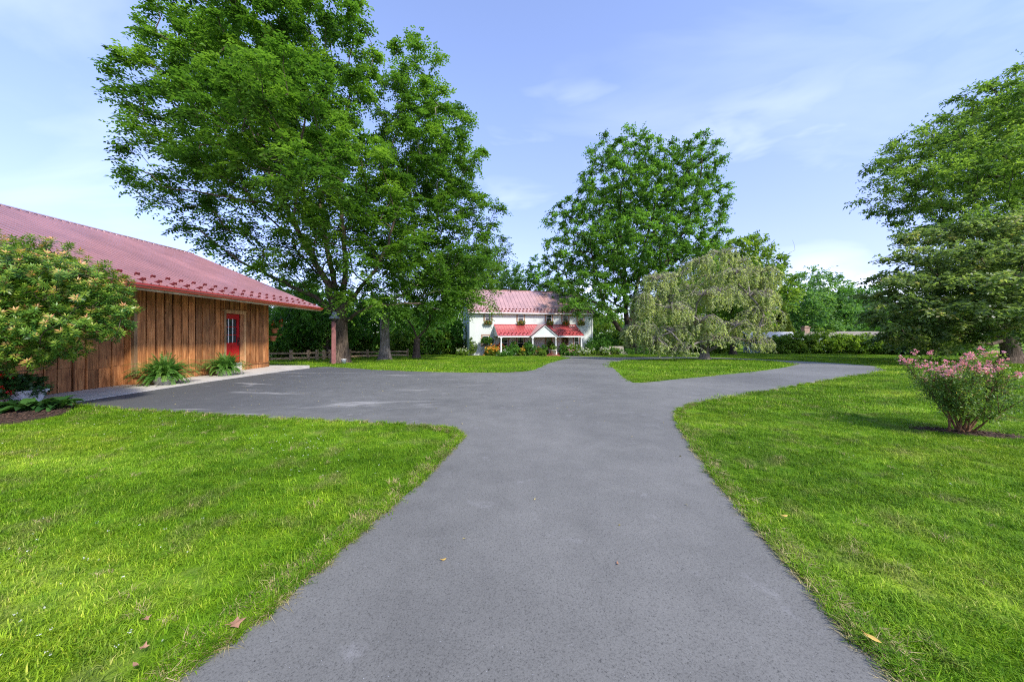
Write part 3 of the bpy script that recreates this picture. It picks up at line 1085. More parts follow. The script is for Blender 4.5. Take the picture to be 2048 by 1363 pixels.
a = me.attributes.new('rot', 'FLOAT_VECTOR', 'POINT')
rot = np.stack([rg.normal(0, 0.08, len(GP)), rg.normal(0, 0.08, len(GP)), rg.uniform(0, 6.283, len(GP))], 1).astype(np.float32)
a.data.foreach_set('vector', rot.ravel())
go = bpy.data.objects.new('grass', me)
COL.objects.link(go)
tag(go, 'short mown grass blades covering the lawns and the island', 'grass', None, 'stuff')
ng = bpy.data.node_groups.new('grass_blades', 'GeometryNodeTree')
ng.interface.new_socket('Geometry', in_out='INPUT', socket_type='NodeSocketGeometry')
ng.interface.new_socket('Geometry', in_out='OUTPUT', socket_type='NodeSocketGeometry')
gi, gout = ng.nodes.new('NodeGroupInput'), ng.nodes.new('NodeGroupOutput')
iop = ng.nodes.new('GeometryNodeInstanceOnPoints')
ci = ng.nodes.new('GeometryNodeCollectionInfo')
ci.inputs['Collection'].default_value = tufts
ci.inputs['Separate Children'].default_value = True
ci.inputs['Reset Children'].default_value = True


def named(n_, dt):
    q = ng.nodes.new('GeometryNodeInputNamedAttribute')
    q.data_type = dt
    q.inputs['Name'].default_value = n_
    return [s for s in q.outputs if s.enabled and s.name == 'Attribute'][0]


ng.links.new(gi.outputs[0], iop.inputs['Points'])
ng.links.new(ci.outputs[0], iop.inputs['Instance'])
iop.inputs['Pick Instance'].default_value = True
ng.links.new(named('kind', 'INT'), iop.inputs['Instance Index'])
ng.links.new(named('rot', 'FLOAT_VECTOR'), iop.inputs['Rotation'])
ng.links.new(named('scl', 'FLOAT'), iop.inputs['Scale'])
ng.links.new(iop.outputs[0], gout.inputs[0])
mod = go.modifiers.new('blades', 'NODES')
mod.node_group = ng

# ------------------------------------------------------------------ barn
BO = (-17.0, 10.0, 0.0)
barn = empty('barn', BO, 0, 'long board-sided barn with red metal roof beside the parking area', 'barn')
rb = random.Random(5)
WX, WL = -11.60, -11.86                        # faces of the projecting wall and of the recessed wall
YS, YE = 10.77, 16.74                          # projecting wall: start and far corner
EX, EZ, RX, RZ, RY = -10.25, 3.01, -17.36, 5.98, 19.02


def bmb():
    return MB(BO)


def roof_z(x):
    return EZ + (EX - x) * (RZ - EZ) / (EX - RX)


# solid walls behind the boards
k = bmb()
k.box(-23.0, 2.0, 0.031, WL - 0.05, YS, 3.62)
k.build('wall', M['dark_backing'], barn)
k = bmb()
k.box(-23.0, YS + 0.002, 0.031, WX - 0.24, YE - 0.04, 3.55)
DY0, DY1, DZ0, DZ1 = 14.27, 15.23, 0.05, 2.44
k.box(WX - 0.238, YS + 0.03, 0.031, WX - 0.05, DY0 - 0.002, 3.5)
k.box(WX - 0.238, DY1 + 0.002, 0.031, WX - 0.05, YE - 0.04, 3.5)
k.box(WX - 0.238, DY0 - 0.001, DZ1 + 0.03, WX - 0.05, DY1 + 0.001, 3.5)
k.build('wall', M['dark_backing'], barn)


def board_run(xf, y0, y1, zlo, zhi, width=0.285, gap=0.034, split=None, skip=None):
    y = y0
    while y < y1 - 0.05:
        w = min(width + rb.uniform(-0.03, 0.03), y1 - y)
        if y1 - (y + w) < 0.08:
            w = y1 - y
        a, c_ = y + gap / 2, y + w - gap / 2
        pr = rb.uniform(-0.010, 0.010)
        lo = zlo(0.5 * (a + c_)) if callable(zlo) else zlo
        pieces = [(lo, zhi)]
        if split:
            s_ = split + rb.uniform(-0.05, 0.05)
            pieces = [(lo, s_ - 0.003), (s_ + 0.003, zhi)]
        for j, (p0, p1) in enumerate(pieces):
            k = bmb()
            pj = pr + (0.006 if j else 0.0)
            tl = rb.uniform(-0.007, 0.007)
            x_ = xf + pj
            e = 0.008
            # board with eased edges
            prof = [(a, x_ - 0.03), (a, x_ - e - tl), (a + e, x_ - tl), (c_ - e, x_ + tl), (c_, x_ - e + tl), (c_, x_ - 0.03)]
            vs = [(px, py, p0) for py, px in prof] + [(px, py, p1) for py, px in prof]
            n_ = len(prof)
            k.add(vs, [(i, (i + 1) % n_, n_ + (i + 1) % n_, n_ + i) for i in range(n_)] + [tuple(range(n_)), tuple(range(2 * n_ - 1, n_ - 1, -1))])
            k.build('wall_board', M['barn_wood'], barn)
        # narrow batten over the joint
        if rb.random() < 0.8:
            k = bmb()
            k.box(xf - 0.025, y + w + 0.004, lo, xf + 0.024 + rb.uniform(-0.004, 0.004), y + w + 0.034, zhi)
            k.build('batten', M['barn_wood'], barn)
        y += w


board_run(WX, YS + 0.10, DY0 - 0.11, 0.27, 3.45)
board_run(WX, DY1 + 0.11, YE - 0.02, 0.27, 3.45)
board_run(WX, DY0 - 0.11, DY1 + 0.11, DZ1 + 0.13, 3.45)
board_run(WL, 2.0, YS - 0.01, 0.035, 3.55, 0.30, 0.018, 0.62)
# far gable wall boards
x_ = WX - 0.02
while x_ > -22.8:
    k = bmb()
    k.box(x_ - 0.27, YE - 0.04, 0.27, x_, YE + rb.uniform(-0.004, 0.008), min(roof_z(max(x_ - 0.13, RX)) if x_ - 0.13 > RX else roof_z(2 * RX - x_ + 0.13), 5.8) - 0.25)
    k.build('wall_board', M['barn_wood'], barn)
    x_ -= 0.29
# trim, corner boards, plinth
k = bmb(); k.box(WX - 0.06, YS, 0.30, WX + 0.035, YS + 0.095, 3.45); k.build('corner_board', M['trim_wood'], barn)
k = bmb(); k.box(WX - 0.24, YS - 0.022, 0.30, WX - 0.062, YS, 3.45); k.build('corner_board', M['barn_wood'], barn)
k = bmb(); k.box(WX - 0.05, YE - 0.02, 0.30, WX + 0.03, YE + 0.03, 3.45); k.build('corner_board', M['barn_wood'], barn)
for a, c_ in ((YS - 0.05, DY0 - 0.02), (DY1 + 0.02, YE + 0.05)):
    k = bmb(); k.box(WX - 0.25, a, 0.032, WX + 0.05, c_, 0.235); k.build('plinth_board', M['barn_wood'], barn)
    k = bmb(); k.box(WX - 0.25, a - 0.015, 0.237, WX + 0.085, c_, 0.272); k.build('plinth_cap', M['barn_wood'], barn)
for y0, y1, z0, z1 in ((DY0 - 0.10, DY0, 0.035, DZ1 + 0.10), (DY1, DY1 + 0.10, 0.035, DZ1 + 0.10), (DY0 - 0.14, DY1 + 0.14, DZ1 + 0.102, DZ1 + 0.145), (DY0, DY1, DZ1, DZ1 + 0.10)):
    k = bmb(); k.box(WX - 0.16, y0 + 0.001, z0, WX + 0.04, y1 - 0.001, z1); k.build('door_casing', M['trim_wood'], barn)
k = bmb(); k.box(WX - 0.34, DY0, 0.032, WX - 0.06, DY1, 0.36); k.build('door_step', M['concrete'], barn)
# door with nine panes
DX = WX - 0.17
GY0, GY1, GZ0, GZ1 = DY0 + 0.15, DY1 - 0.15, 1.22, 2.22
k = bmb()
k.box(DX - 0.045, DY0 + 0.012, 0.375, DX, GY0, DZ1 - 0.01)
k.box(DX - 0.045, GY1, 0.375, DX, DY1 - 0.012, DZ1 - 0.01)
k.box(DX - 0.045, GY0, 0.375, DX, GY1, GZ0)
k.box(DX - 0.045, GY0, GZ1, DX, GY1, DZ1 - 0.01)
for a in (GY0 + 0.02, (GY0 + GY1) / 2 + 0.03):
    k.box(DX, a, 0.52, DX + 0.012, a + 0.29, 1.10)
door = k.build('door', M['door_red'], barn)
py, pz = (GY1 - GY0) / 3, (GZ1 - GZ0) / 3
for i in range(3):
    for j in range(3):
        k = bmb(); k.box(DX - 0.028, GY0 + i * py + 0.012, GZ0 + j * pz + 0.012, DX - 0.018, GY0 + (i + 1) * py - 0.012, GZ0 + (j + 1) * pz - 0.012)
        k.build('pane', M['glass_dark'], door)
for i in (1, 2):
    k = bmb(); k.box(DX - 0.03, GY0 + i * py - 0.013, GZ0, DX + 0.004, GY0 + i * py + 0.013, GZ1); k.build('glazing_bar', M['white_paint'], door)
    k = bmb(); k.box(DX - 0.03, GY0, GZ0 + i * pz - 0.012, DX + 0.001, GY1, GZ0 + i * pz + 0.012); k.build('glazing_bar', M['door_red'], door)
k = bmb(); k.tube([(DX, DY1 - 0.09, 1.28), (DX + 0.05, DY1 - 0.09, 1.28)], 0.012); k.lathe((0, 0, 0), [(0, 0)]) if False else None
k.tube([(DX + 0.05, DY1 - 0.09, 1.28), (DX + 0.075, DY1 - 0.09, 1.28)], [0.032, 0.022], 10)
k.box(DX, DY1 - 0.125, 1.1, DX + 0.008, DY1 - 0.055, 1.45)
k.build('handle', M['black_metal'], door)

# roof: ribbed metal panels, both slopes
PITCH = math.atan2(RZ - EZ, EX - RX)
SL = math.hypot(RZ - EZ, EX - RX)
nrm = Vector((math.sin(PITCH), 0, math.cos(PITCH)))
dn = Vector((math.cos(PITCH), 0, -math.sin(PITCH)))
pan = 0.9144


def panel_mesh(width, length, ribs, rib_h=0.032, rib_w=0.045, thick=0.012, shade_w=0.0):
    """local: x across, y up the slope, z out of the roof"""
    m_ = MB()
    m_.box(0.001, 0, -thick, width - 0.001, length, 0)
    for i in range(ribs):
        c_ = (i + 0.5) * width / ribs
        if shade_w:
            m_.box(c_ - rib_w / 2 - shade_w, 0.01, 0.0002, c_ + rib_w / 2 + shade_w * 0.6, length - 0.02, 0.0012)
        for w0, w1, h0, h1 in ((rib_w, rib_w * 0.5, 0.0005, rib_h),):
            m_.hexa([(c_ - w0 / 2, -0.003, h0), (c_ + w0 / 2, -0.003, h0), (c_ + w0 / 2, length, h0), (c_ - w0 / 2, length, h0),
                     (c_ - w1 / 2, -0.003, h1), (c_ + w1 / 2, -0.003, h1), (c_ + w1 / 2, length, h1), (c_ - w1 / 2, length, h1)])
    me_ = m_.mesh('roof_panel')
    if shade_w:                                    # dark strips along both feet of every rib: shade put into the colour
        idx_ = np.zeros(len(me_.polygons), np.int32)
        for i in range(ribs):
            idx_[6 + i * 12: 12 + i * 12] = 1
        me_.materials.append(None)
        me_.materials.append(M['rib_shade'])
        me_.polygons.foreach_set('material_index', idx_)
    return me_


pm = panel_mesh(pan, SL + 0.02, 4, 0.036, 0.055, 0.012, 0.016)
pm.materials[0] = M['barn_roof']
n_p = 19
basis = Matrix(((0, -dn.x, nrm.x), (-1, -dn.y, nrm.y), (0, -dn.z, nrm.z)))     # x across = -Y of the place
yy = RY
for i in range(n_p):
    o = bpy.data.objects.new('roof_panel', pm); COL.objects.link(o); o.parent = barn
    mx4 = basis.to_4x4()
    mx4.translation = Vector((EX, yy, EZ)) - Vector(BO)
    o.matrix_local = mx4
    o2 = bpy.data.objects.new('roof_panel', pm); COL.objects.link(o2); o2.parent = barn
    m2 = Matrix.Rotation(math.pi, 4, 'Z') @ basis.to_4x4()
    m2.translation = Vector((2 * RX - EX, yy - pan, EZ)) - Vector(BO)
    o2.matrix_local = m2
    yy -= pan
ROOF_Y0 = yy
# underside deck, rafters, fascia, gutter, ridge
for sgn in (1, -1):
    def fx(x):
        return x if sgn > 0 else 2 * RX - x
    k = bmb()
    k.hexa([(fx(EX - 0.03), ROOF_Y0, EZ - 0.05), (fx(EX - 0.03), RY - 0.03, EZ - 0.05), (fx(RX), RY - 0.03, RZ - 0.05), (fx(RX), ROOF_Y0, RZ - 0.05),
            (fx(EX - 0.03), ROOF_Y0, EZ - 0.016), (fx(EX - 0.03), RY - 0.03, EZ - 0.016), (fx(RX), RY - 0.03, RZ - 0.016), (fx(RX), ROOF_Y0, RZ - 0.016)])
    k.build('roof_deck', M['barn_wood'], barn)
    k = bmb()
    k.bar((fx(EX - 0.02), RY - 0.012, EZ - 0.08), (fx(RX), RY - 0.012, RZ - 0.08), 0.022, 0.16, (0, 0, 1))
    k.build('rake_board', M['gutter_red'], barn)
yr = ROOF_Y0 + 0.3
while yr < RY - 0.1:
    k = bmb(); k.bar((EX - 0.08, yr, EZ - 0.13), (WX - 0.3, yr, roof_z(WX - 0.3) - 0.13), 0.045, 0.14); k.build('rafter', M['barn_wood'], barn)
    yr += 0.61
k = bmb(); k.box(EX - 0.06, ROOF_Y0, EZ - 0.205, EX - 0.015, RY - 0.02, EZ - 0.03); k.build('fascia_board', M['fascia_wood'], barn)
# K-profile gutter
prof = [(0.0, -0.02), (0.0, -0.135), (0.07, -0.135), (0.085, -0.085), (0.115, -0.06), (0.115, -0.015), (0.10, -0.015), (0.10, -0.05), (0.012, -0.12), (0.012, -0.02)]
k = bmb()
vs = [(EX - 0.012 + a, ROOF_Y0, EZ - 0.005 + c_) for a, c_ in prof] + [(EX - 0.012 + a, RY, EZ - 0.005 + c_) for a, c_ in prof]
n_ = len(prof)
k.add(vs, [(i, (i + 1) % n_, n_ + (i + 1) % n_, n_ + i) for i in range(n_)] + [tuple(range(n_)), tuple(range(2 * n_ - 1, n_ - 1, -1))])
k.build('gutter', M['gutter_red'], barn)
k = bmb()
for sgn in (1, -1):
    a = Vector((RX, 0, RZ + 0.05)); c_ = Vector((RX + sgn * 0.2, 0, RZ - 0.2 * math.tan(PITCH) + 0.05))
    k.add([(a.x, ROOF_Y0, a.z), (a.x, RY, a.z), (c_.x, RY, c_.z), (c_.x, ROOF_Y0, c_.z), (a.x, ROOF_Y0, a.z - 0.02), (a.x, RY, a.z - 0.02), (c_.x, RY, c_.z - 0.03), (c_.x, ROOF_Y0, c_.z - 0.03)],
          [(0, 1, 2, 3), (4, 7, 6, 5), (2, 6, 7, 3), (0, 4, 5, 1), (1, 5, 6, 2), (0, 3, 7, 4)])
k.build('ridge_cap', M['barn_roof'], barn)
k = bmb()
for sgn in (1, -1):
    k.box(RX + sgn * 0.19 - 0.012, ROOF_Y0, RZ - 0.2 * math.tan(PITCH) + 0.003, RX + sgn * 0.19 + 0.012, RY - 0.05, RZ - 0.2 * math.tan(PITCH) + 0.028)
k.build('ridge_vent', M['ridge_dark'], barn)


def guard_mesh(s=1.0):
    """snow guard: foot plate and an upright rounded paddle"""
    m_ = MB()
    m_.box(-0.03 * s, -0.02 * s, 0.001, 0.03 * s, 0.14 * s, 0.012 * s)
    prof_ = [(-0.06, 0.012), (0.06, 0.012), (0.072, 0.065), (0.045, 0.105), (0.0, 0.088), (-0.045, 0.105), (-0.072, 0.065)]
    vs_ = [(a * s, -0.012 * s, c_ * s) for a, c_ in prof_] + [(a * s, 0.012 * s, c_ * s) for a, c_ in prof_]
    n2 = len(prof_)
    m_.add(vs_, [(i, (i + 1) % n2, n2 + (i + 1) % n2, n2 + i) for i in range(n2)] + [tuple(range(n2 - 1, -1, -1)), tuple(range(n2, 2 * n2))])
    m_.bar((0, 0.01 * s, 0.06 * s), (0, 0.12 * s, 0.01 * s), 0.02 * s, 0.02 * s)
    return m_.mesh('snow_guard')


gm = guard_mesh(1.0)
gm.materials.append(M['guard_red'])
for row, (up, off) in enumerate(((0.22, 0.0), (0.74, 0.5))):
    yq = RY - 0.35 - off * 0.457
    while yq > 5:
        o = bpy.data.objects.new('snow_guard', gm); COL.objects.link(o); o.parent = barn
        mx4 = basis.to_4x4()
        p = Vector((EX, yq, EZ)) - dn * up + nrm * 0.001
        mx4.translation = p - Vector(BO)
        o.matrix_local = mx4
        yq -= 0.457 + rb.uniform(-0.015, 0.015)
# gable wall above the far end
k = bmb()
k.add([(WX, YE - 0.06, 3.3), (2 * RX - WX, YE - 0.06, 3.3), (RX, YE - 0.06, RZ - 0.12), (WX, YE - 0.10, 3.3), (2 * RX - WX, YE - 0.10, 3.3), (RX, YE - 0.10, RZ - 0.12)],
      [(0, 1, 2), (5, 4, 3), (0, 3, 4, 1), (1, 4, 5, 2), (2, 5, 3, 0)])
k.build('gable', M['barn_wood'], barn)

# ------------------------------------------------------------------ farmhouse (local frame: u along the front, v into the house, z up)
HG = -0.93
PF = 0.24                                     # porch floor above the house ground
house = empty('farmhouse', (HOUSE0[0], HOUSE0[1], HG), HTH, 'white stucco two-storey farmhouse with pink-red metal roof at the end of the drive', 'house')
HW, HD, HE, HR = 15.57, 10.0, 5.22, 8.30       # width, depth, eave and ridge heights
rh = random.Random(9)


def hpart(mb_, name, mat, parent=None):
    return mb_.build(name, M[mat], parent or house)


k = MB(); k.box(0, 0, -0.4, HW, 0.25, HE); front = k.build('front_wall', M['stucco'], house)
k = MB(); k.box(0, 0.252, -0.4, 0.25, HD - 0.252, HE); hpart(k, 'side_wall', 'stucco')
k = MB(); k.box(HW - 0.25, 0.252, -0.4, HW, HD - 0.252, HE); hpart(k, 'side_wall', 'stucco')
k = MB(); k.box(0, HD - 0.25, -0.4, HW, HD, HE); hpart(k, 'back_wall', 'stucco')
for uu in (0.0, HW - 0.2):
    k = MB()
    k.add([(uu, 0, HE), (uu, HD, HE), (uu, HD / 2, HR - 0.1), (uu + 0.2, 0, HE), (uu + 0.2, HD, HE), (uu + 0.2, HD / 2, HR - 0.1)], [(0, 2, 1), (3, 4, 5), (0, 3, 5, 2), (1, 2, 5, 4), (0, 1, 4, 3)])
    hpart(k, 'gable', 'stucco')
hp = math.atan2(HR - HE, HD / 2)
OV = 0.35
hsl = (HD / 2 + OV) / math.cos(hp)
NP = 16
pw = (HW + 0.5) / NP
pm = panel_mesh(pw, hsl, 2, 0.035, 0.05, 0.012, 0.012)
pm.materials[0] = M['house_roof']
for i in range(NP):
    for side in (0, 1):
        o = bpy.data.objects.new('roof_panel', pm); COL.objects.link(o); o.parent = house
        m_ = Matrix.Rotation(hp, 4, 'X')
        if side == 0:
            m_.translation = (-0.25 + i * pw, -OV, HE - OV * math.tan(hp) + 0.07)
        else:
            m_ = Matrix.Rotation(math.pi, 4, 'Z') @ m_
            m_.translation = (-0.25 + (i + 1) * pw, HD + OV, HE - OV * math.tan(hp) + 0.07)
        o.matrix_local = m_
k = MB(); k.bar((-0.25, HD / 2, HR + 0.09), (HW + 0.25, HD / 2, HR + 0.09), 0.22, 0.05); hpart(k, 'ridge_cap', 'house_roof')
k = MB(); k.tube([(5.9, HD / 2 - 0.5, HR - 0.25), (5.9, HD / 2 - 0.5, HR + 0.45)], 0.05); hpart(k, 'vent_pipe', 'black_metal')
zg = HE - OV * math.tan(hp)
k = MB(); k.box(-0.25, -OV - 0.12, zg - 0.06, HW + 0.25, -OV - 0.002, zg + 0.05); hpart(k, 'gutter', 'white_paint')
k = MB(); k.box(-0.2, -OV, zg - 0.10, HW + 0.2, -0.002, zg - 0.06); hpart(k, 'soffit', 'fascia_wood')
k = MB(); k.tube([(HW - 0.12, -0.07, zg - 0.1), (HW - 0.12, -0.07, 0.1)], 0.05); hpart(k, 'downspout', 'white_paint')
gmh = guard_mesh(1.35)
gmh.materials.append(M['guard_red'])


def guards(parent, mesh, p0, du, n, rotm):
    for i in range(n):
        o = bpy.data.objects.new('snow_guard', mesh); COL.objects.link(o); o.parent = parent
        m_ = rotm.copy()
        m_.translation = Vector(p0) + Vector(du) * i
        o.matrix_local = m_


RX4 = Matrix.Rotation(hp, 4, 'X')
for up, off in ((0.30, 0.0), (0.85, 0.22)):
    guards(house, gmh, (0.15 + off, -OV + up * math.cos(hp), zg + 0.075 + up * math.sin(hp)), (0.447, 0, 0), 35, RX4)


def window(u, z0, w, h, parent=None, glass='glass_dark', trim=0.17, muntin=True, frame='white_paint'):
    """sash window set in a brownish stone surround"""
    k_ = MB()
    for a0, a1, b0, b1 in ((u - w / 2 - trim, u - w / 2, z0 - 0.02, z0 + h + trim), (u + w / 2, u + w / 2 + trim, z0 - 0.02, z0 + h + trim), (u - w / 2, u + w / 2, z0 + h, z0 + h + trim)):
        k_.box(a0, -0.035, b0, a1, -0.001, b1)
    sur = hpart(k_, 'surround', 'stone_trim')
    k_ = MB()
    t_ = 0.055
    for a0, a1, b0, b1 in ((u - w / 2, u - w / 2 + t_, z0, z0 + h), (u + w / 2 - t_, u + w / 2, z0, z0 + h), (u - w / 2 + t_, u + w / 2 - t_, z0 + h - t_, z0 + h), (u - w / 2 + t_, u + w / 2 - t_, z0, z0 + t_), (u - w / 2 + t_, u + w / 2 - t_, z0 + h * 0.48, z0 + h * 0.48 + 0.045)):
        k_.box(a0, -0.03, b0, a1, -0.002, b1)
    fr = hpart(k_, 'window_frame', frame)
    for b0, b1 in ((z0 + t_, z0 + h * 0.48), (z0 + h * 0.48 + 0.045, z0 + h - t_)):
        k_ = MB(); k_.box(u - w / 2 + t_, -0.016, b0, u + w / 2 - t_, -0.004, b1)
        k_.build('pane', M[glass], fr)
    k_ = MB(); k_.box(u - w / 2 - 0.06, -0.075, z0 - 0.06, u + w / 2 + 0.06, -0.001, z0 - 0.021); k_.build('sill', M['white_paint'], fr)
    return fr


def u_front(px):
    q = (px - CX) / F
    return (q * HOUSE0[1] - HOUSE0[0]) / (hc - q * hs)


def u_porch(px, d=2.6):
    q = (px - CX) / F
    return (q * (HOUSE0[1] - d * hc) - HOUSE0[0] - d * hs) / (hc - q * hs)


WU = [u_front(p) for p in (976, 1041.4, 1098, 1130.7, 1161)]
for i, u in enumerate(WU):
    window(u, 4.02, 0.70, 0.90, glass='glass_dark', trim=0.19)
window(u_front(971.3), 1.05, 0.72, 1.28)

# porch
PD = 2.6
PU0, PU1 = u_front(988), u_porch(1168.8)
PZ1, PZ0 = 3.62, 2.32
ppm_len = math.hypot(PD + 0.02, PZ1 - PZ0)
pa = math.atan2(PZ1 - PZ0, PD)
NPP = 11
ppw = (PU1 - PU0) / NPP
ppm = panel_mesh(ppw, ppm_len, 3, 0.03, 0.035)
ppm.materials.append(M['porch_roof'])
PRX = Matrix.Rotation(pa, 4, 'X')
for i in range(NPP):
    o = bpy.data.objects.new('porch_roof_panel', ppm); COL.objects.link(o); o.parent = house
    m_ = PRX.copy(); m_.translation = (PU0 + i * ppw, -PD, PZ0 + 0.02); o.matrix_local = m_
gmp = guard_mesh(1.15)
gmp.materials.append(M['guard_red'])
for up, off in ((0.25, 0.0), (0.62, 0.22)):
    guards(house, gmp, (PU0 + 0.25 + off, -PD + up * math.cos(pa), PZ0 + 0.025 + up * math.sin(pa)), (0.447, 0, 0), 8, PRX)
    guards(house, gmp, (PU0 + 7.2 + off, -PD + up * math.cos(pa), PZ0 + 0.025 + up * math.sin(pa)), (0.447, 0, 0), 7, PRX)
k = MB(); k.box(PU0, -0.06, PZ1 - 0.01, PU1, -0.001, PZ1 + 0.09); hpart(k, 'flashing', 'gutter_red')
k = MB(); k.box(PU0 + 0.02, -PD - 0.06, PZ0 - 0.16, PU1 - 0.02, -PD + 0.08, PZ0 - 0.02); hpart(k, 'porch_beam', 'white_paint')
k = MB(); k.box(PU0 + 0.02, -PD + 0.082, PZ0 - 0.05, PU1 - 0.02, -0.002, PZ0 - 0.01); hpart(k, 'porch_ceiling', 'white_paint')
for uu in (PU0 + 0.02, PU1 - 0.06):
    k = MB(); k.add([(uu, -PD, PZ0 - 0.01), (uu, 0, PZ0 - 0.01), (uu, 0, PZ1 - 0.02), (uu + 0.04, -PD, PZ0 - 0.01), (uu + 0.04, 0, PZ0 - 0.01), (uu + 0.04, 0, PZ1 - 0.02)], [(0, 2, 1), (3, 4, 5), (0, 3, 5, 2), (1, 2, 5, 4), (0, 1, 4, 3)])
    hpart(k, 'porch_cheek', 'white_paint')
# entrance gable
GU0, GU1, GV = u_porch(1061.9, 3.0), u_porch(1117.5, 3.0), 3.05
GUC, GZA, GZB = (GU0 + GU1) / 2, PZ0 + 1.30, PZ0 - 0.03
ga = math.atan2(GZA - GZB, (GU1 - GU0) / 2)
glen = math.hypot(GZA - GZB, (GU1 - GU0) / 2)
gvm = MB()
gvm.box(0, 0, 0.0, glen, 3.0, 0.05)
for i in range(7):
    gvm.box(0, 0.2 + i * 0.4, 0.05, glen, 0.235 + i * 0.4, 0.08)
gme = gvm.mesh('gable_roof_panel'); gme.materials.append(M['house_roof'])  # left slope paler than the right: sky sheen put into its colour
gme2 = gme.copy(); gme2.materials.clear(); gme2.materials.append(M['porch_roof'])
for side, mm in ((0, gme), (1, gme2)):
    o = bpy.data.objects.new('gable_roof_panel', mm); COL.objects.link(o); o.parent = house
    if side == 0:
        m_ = Matrix.Rotation(-ga, 4, 'Y'); m_.translation = (GU0, -GV, GZB)
    else:
        m_ = Matrix.Rotation(math.pi, 4, 'Z') @ Matrix.Rotation(-ga, 4, 'Y'); m_.translation = (GU1, -GV + 3.0, GZB)
    o.matrix_local = m_
k = MB()
k.add([(GU0 + 0.2, -GV + 0.12, GZB + 0.05), (GU1 - 0.2, -GV + 0.12, GZB + 0.05), (GUC, -GV + 0.12, GZA - 0.08), (GU0 + 0.2, -GV + 0.18, GZB + 0.05), (GU1 - 0.2, -GV + 0.18, GZB + 0.05), (GUC, -GV + 0.18, GZA - 0.08)],
      [(0, 1, 2), (5, 4, 3), (0, 3, 4, 1), (1, 4, 5, 2), (2, 5, 3, 0)])
hpart(k, 'pediment', 'stucco')
for a, c_ in (((GU0, GZB), (GUC, GZA)), ((GU1, GZB), (GUC, GZA))):
    k = MB(); k.bar((a[0], -GV - 0.012, a[1] - 0.02), (c_[0], -GV - 0.012, c_[1] - 0.02), 0.022, 0.12); hpart(k, 'rake_board', 'ridge_dark')
    k = MB(); k.bar((a[0] + 0.02 * (1 if a[0] < GUC else -1), -GV + 0.03, a[1] - 0.12), (c_[0], -GV + 0.03, c_[1] - 0.13), 0.05, 0.09); hpart(k, 'rake_board', 'white_paint')
k = MB(); k.box(GU0 + 0.15, -GV + 0.08, GZB - 0.10, GU1 - 0.15, -GV + 0.22, GZB + 0.05); hpart(k, 'porch_beam', 'white_paint')
# columns: square base, turned shaft, cap
for px, v_ in ((1002, PD - 0.1), (1065.2, GV - 0.16), (1111.4, GV - 0.16), (1162.5, PD - 0.1)):
    u = u_porch(px, v_)
    k = MB()
    k.box(u - 0.13, -v_ - 0.13, PF - 0.06, u + 0.13, -v_ + 0.13, PF + 0.28)
    k.lathe((u, -v_, PF), [(0.12, 0.28), (0.125, 0.33), (0.095, 0.37), (0.10, 0.7), (0.098, 1.2), (0.085, PZ0 - PF - 0.34), (0.11, PZ0 - PF - 0.30), (0.11, PZ0 - PF - 0.26)], 14)
    k.box(u - 0.12, -v_ - 0.12, PZ0 - 0.26, u + 0.12, -v_ + 0.12, PZ0 - 0.155)
    hpart(k, 'column', 'white_paint')
u = u_front(1055.5); k = MB(); k.box(u - 0.09, -0.9, PF, u + 0.09, -0.72, PZ0 - 0.05); hpart(k, 'column', 'white_paint')
k = MB(); k.box(PU0 + 0.1, -PD - 0.05, -0.3, PU1 - 0.1, -0.002, PF - 0.02); hpart(k, 'porch_floor', 'brick_red')
k = MB(); k.box(GU0 + 0.1, -GV - 0.75, -0.3, GU1 - 0.1, -PD - 0.055, PF - 0.09); hpart(k, 'porch_step', 'brick_red')
# windows and doors under the porch
for px, w_, z0, h_, gl in ((1008.5, 0.80, 0.75, 1.45, 'glass_dark'), (1041, 0.75, 0.75, 1.45, 'glass_dark'), (1153, 0.62, 0.8, 1.4, 'glass_dark')):
    window(u_front(px), z0, w_, h_, glass=gl)
u = u_front(1097)
k = MB(); k.box(u - 0.46, -0.05, PF, u + 0.46, -0.003, PF + 2.05)
dr = hpart(k, 'door', 'stone_trim')
k = MB(); k.box(u - 0.30, -0.06, PF + 1.05, u + 0.30, -0.051, PF + 1.9); k.build('pane', M['glass_grey'], dr)
k = MB(); k.tube([(u + 0.38, -0.051, PF + 1.0), (u + 0.38, -0.11, PF + 1.0)], 0.025); k.build('handle', M['black_metal'], dr)
u = u_front(1130)
k = MB(); k.box(u - 0.46, -0.05, PF, u + 0.46, -0.003, PF + 2.05); dr2 = hpart(k, 'door', 'stone_trim')
k = MB(); k.tube([(u - 0.38, -0.051, PF + 1.0), (u - 0.38, -0.11, PF + 1.0)], 0.025); k.build('handle', M['black_metal'], dr2)


def hw(u, v, z=0.0):
    """house-local to place coordinates"""
    return np.array((HOUSE0[0] + u * hc - v * hs, HOUSE0[1] + u * hs + v * hc, HG + z))


# lamp brackets over two upper windows
for u in (WU[0], WU[4]):
    k = MB(); k.tube([(u, -0.04, 5.02), (u, -0.22, 5.04)], 0.018, 6); k.lathe((u, -0.22, 4.93), [(0.07, 0.0), (0.03, 0.09), (0.0, 0.1)], 10)
    hpart(k, 'wall_lamp', 'white_paint')

# ------------------------------------------------------------------ trees


def base_at(px, Y):
    x = (px - CX) / F * Y
    return (x, Y, g1(x, Y))


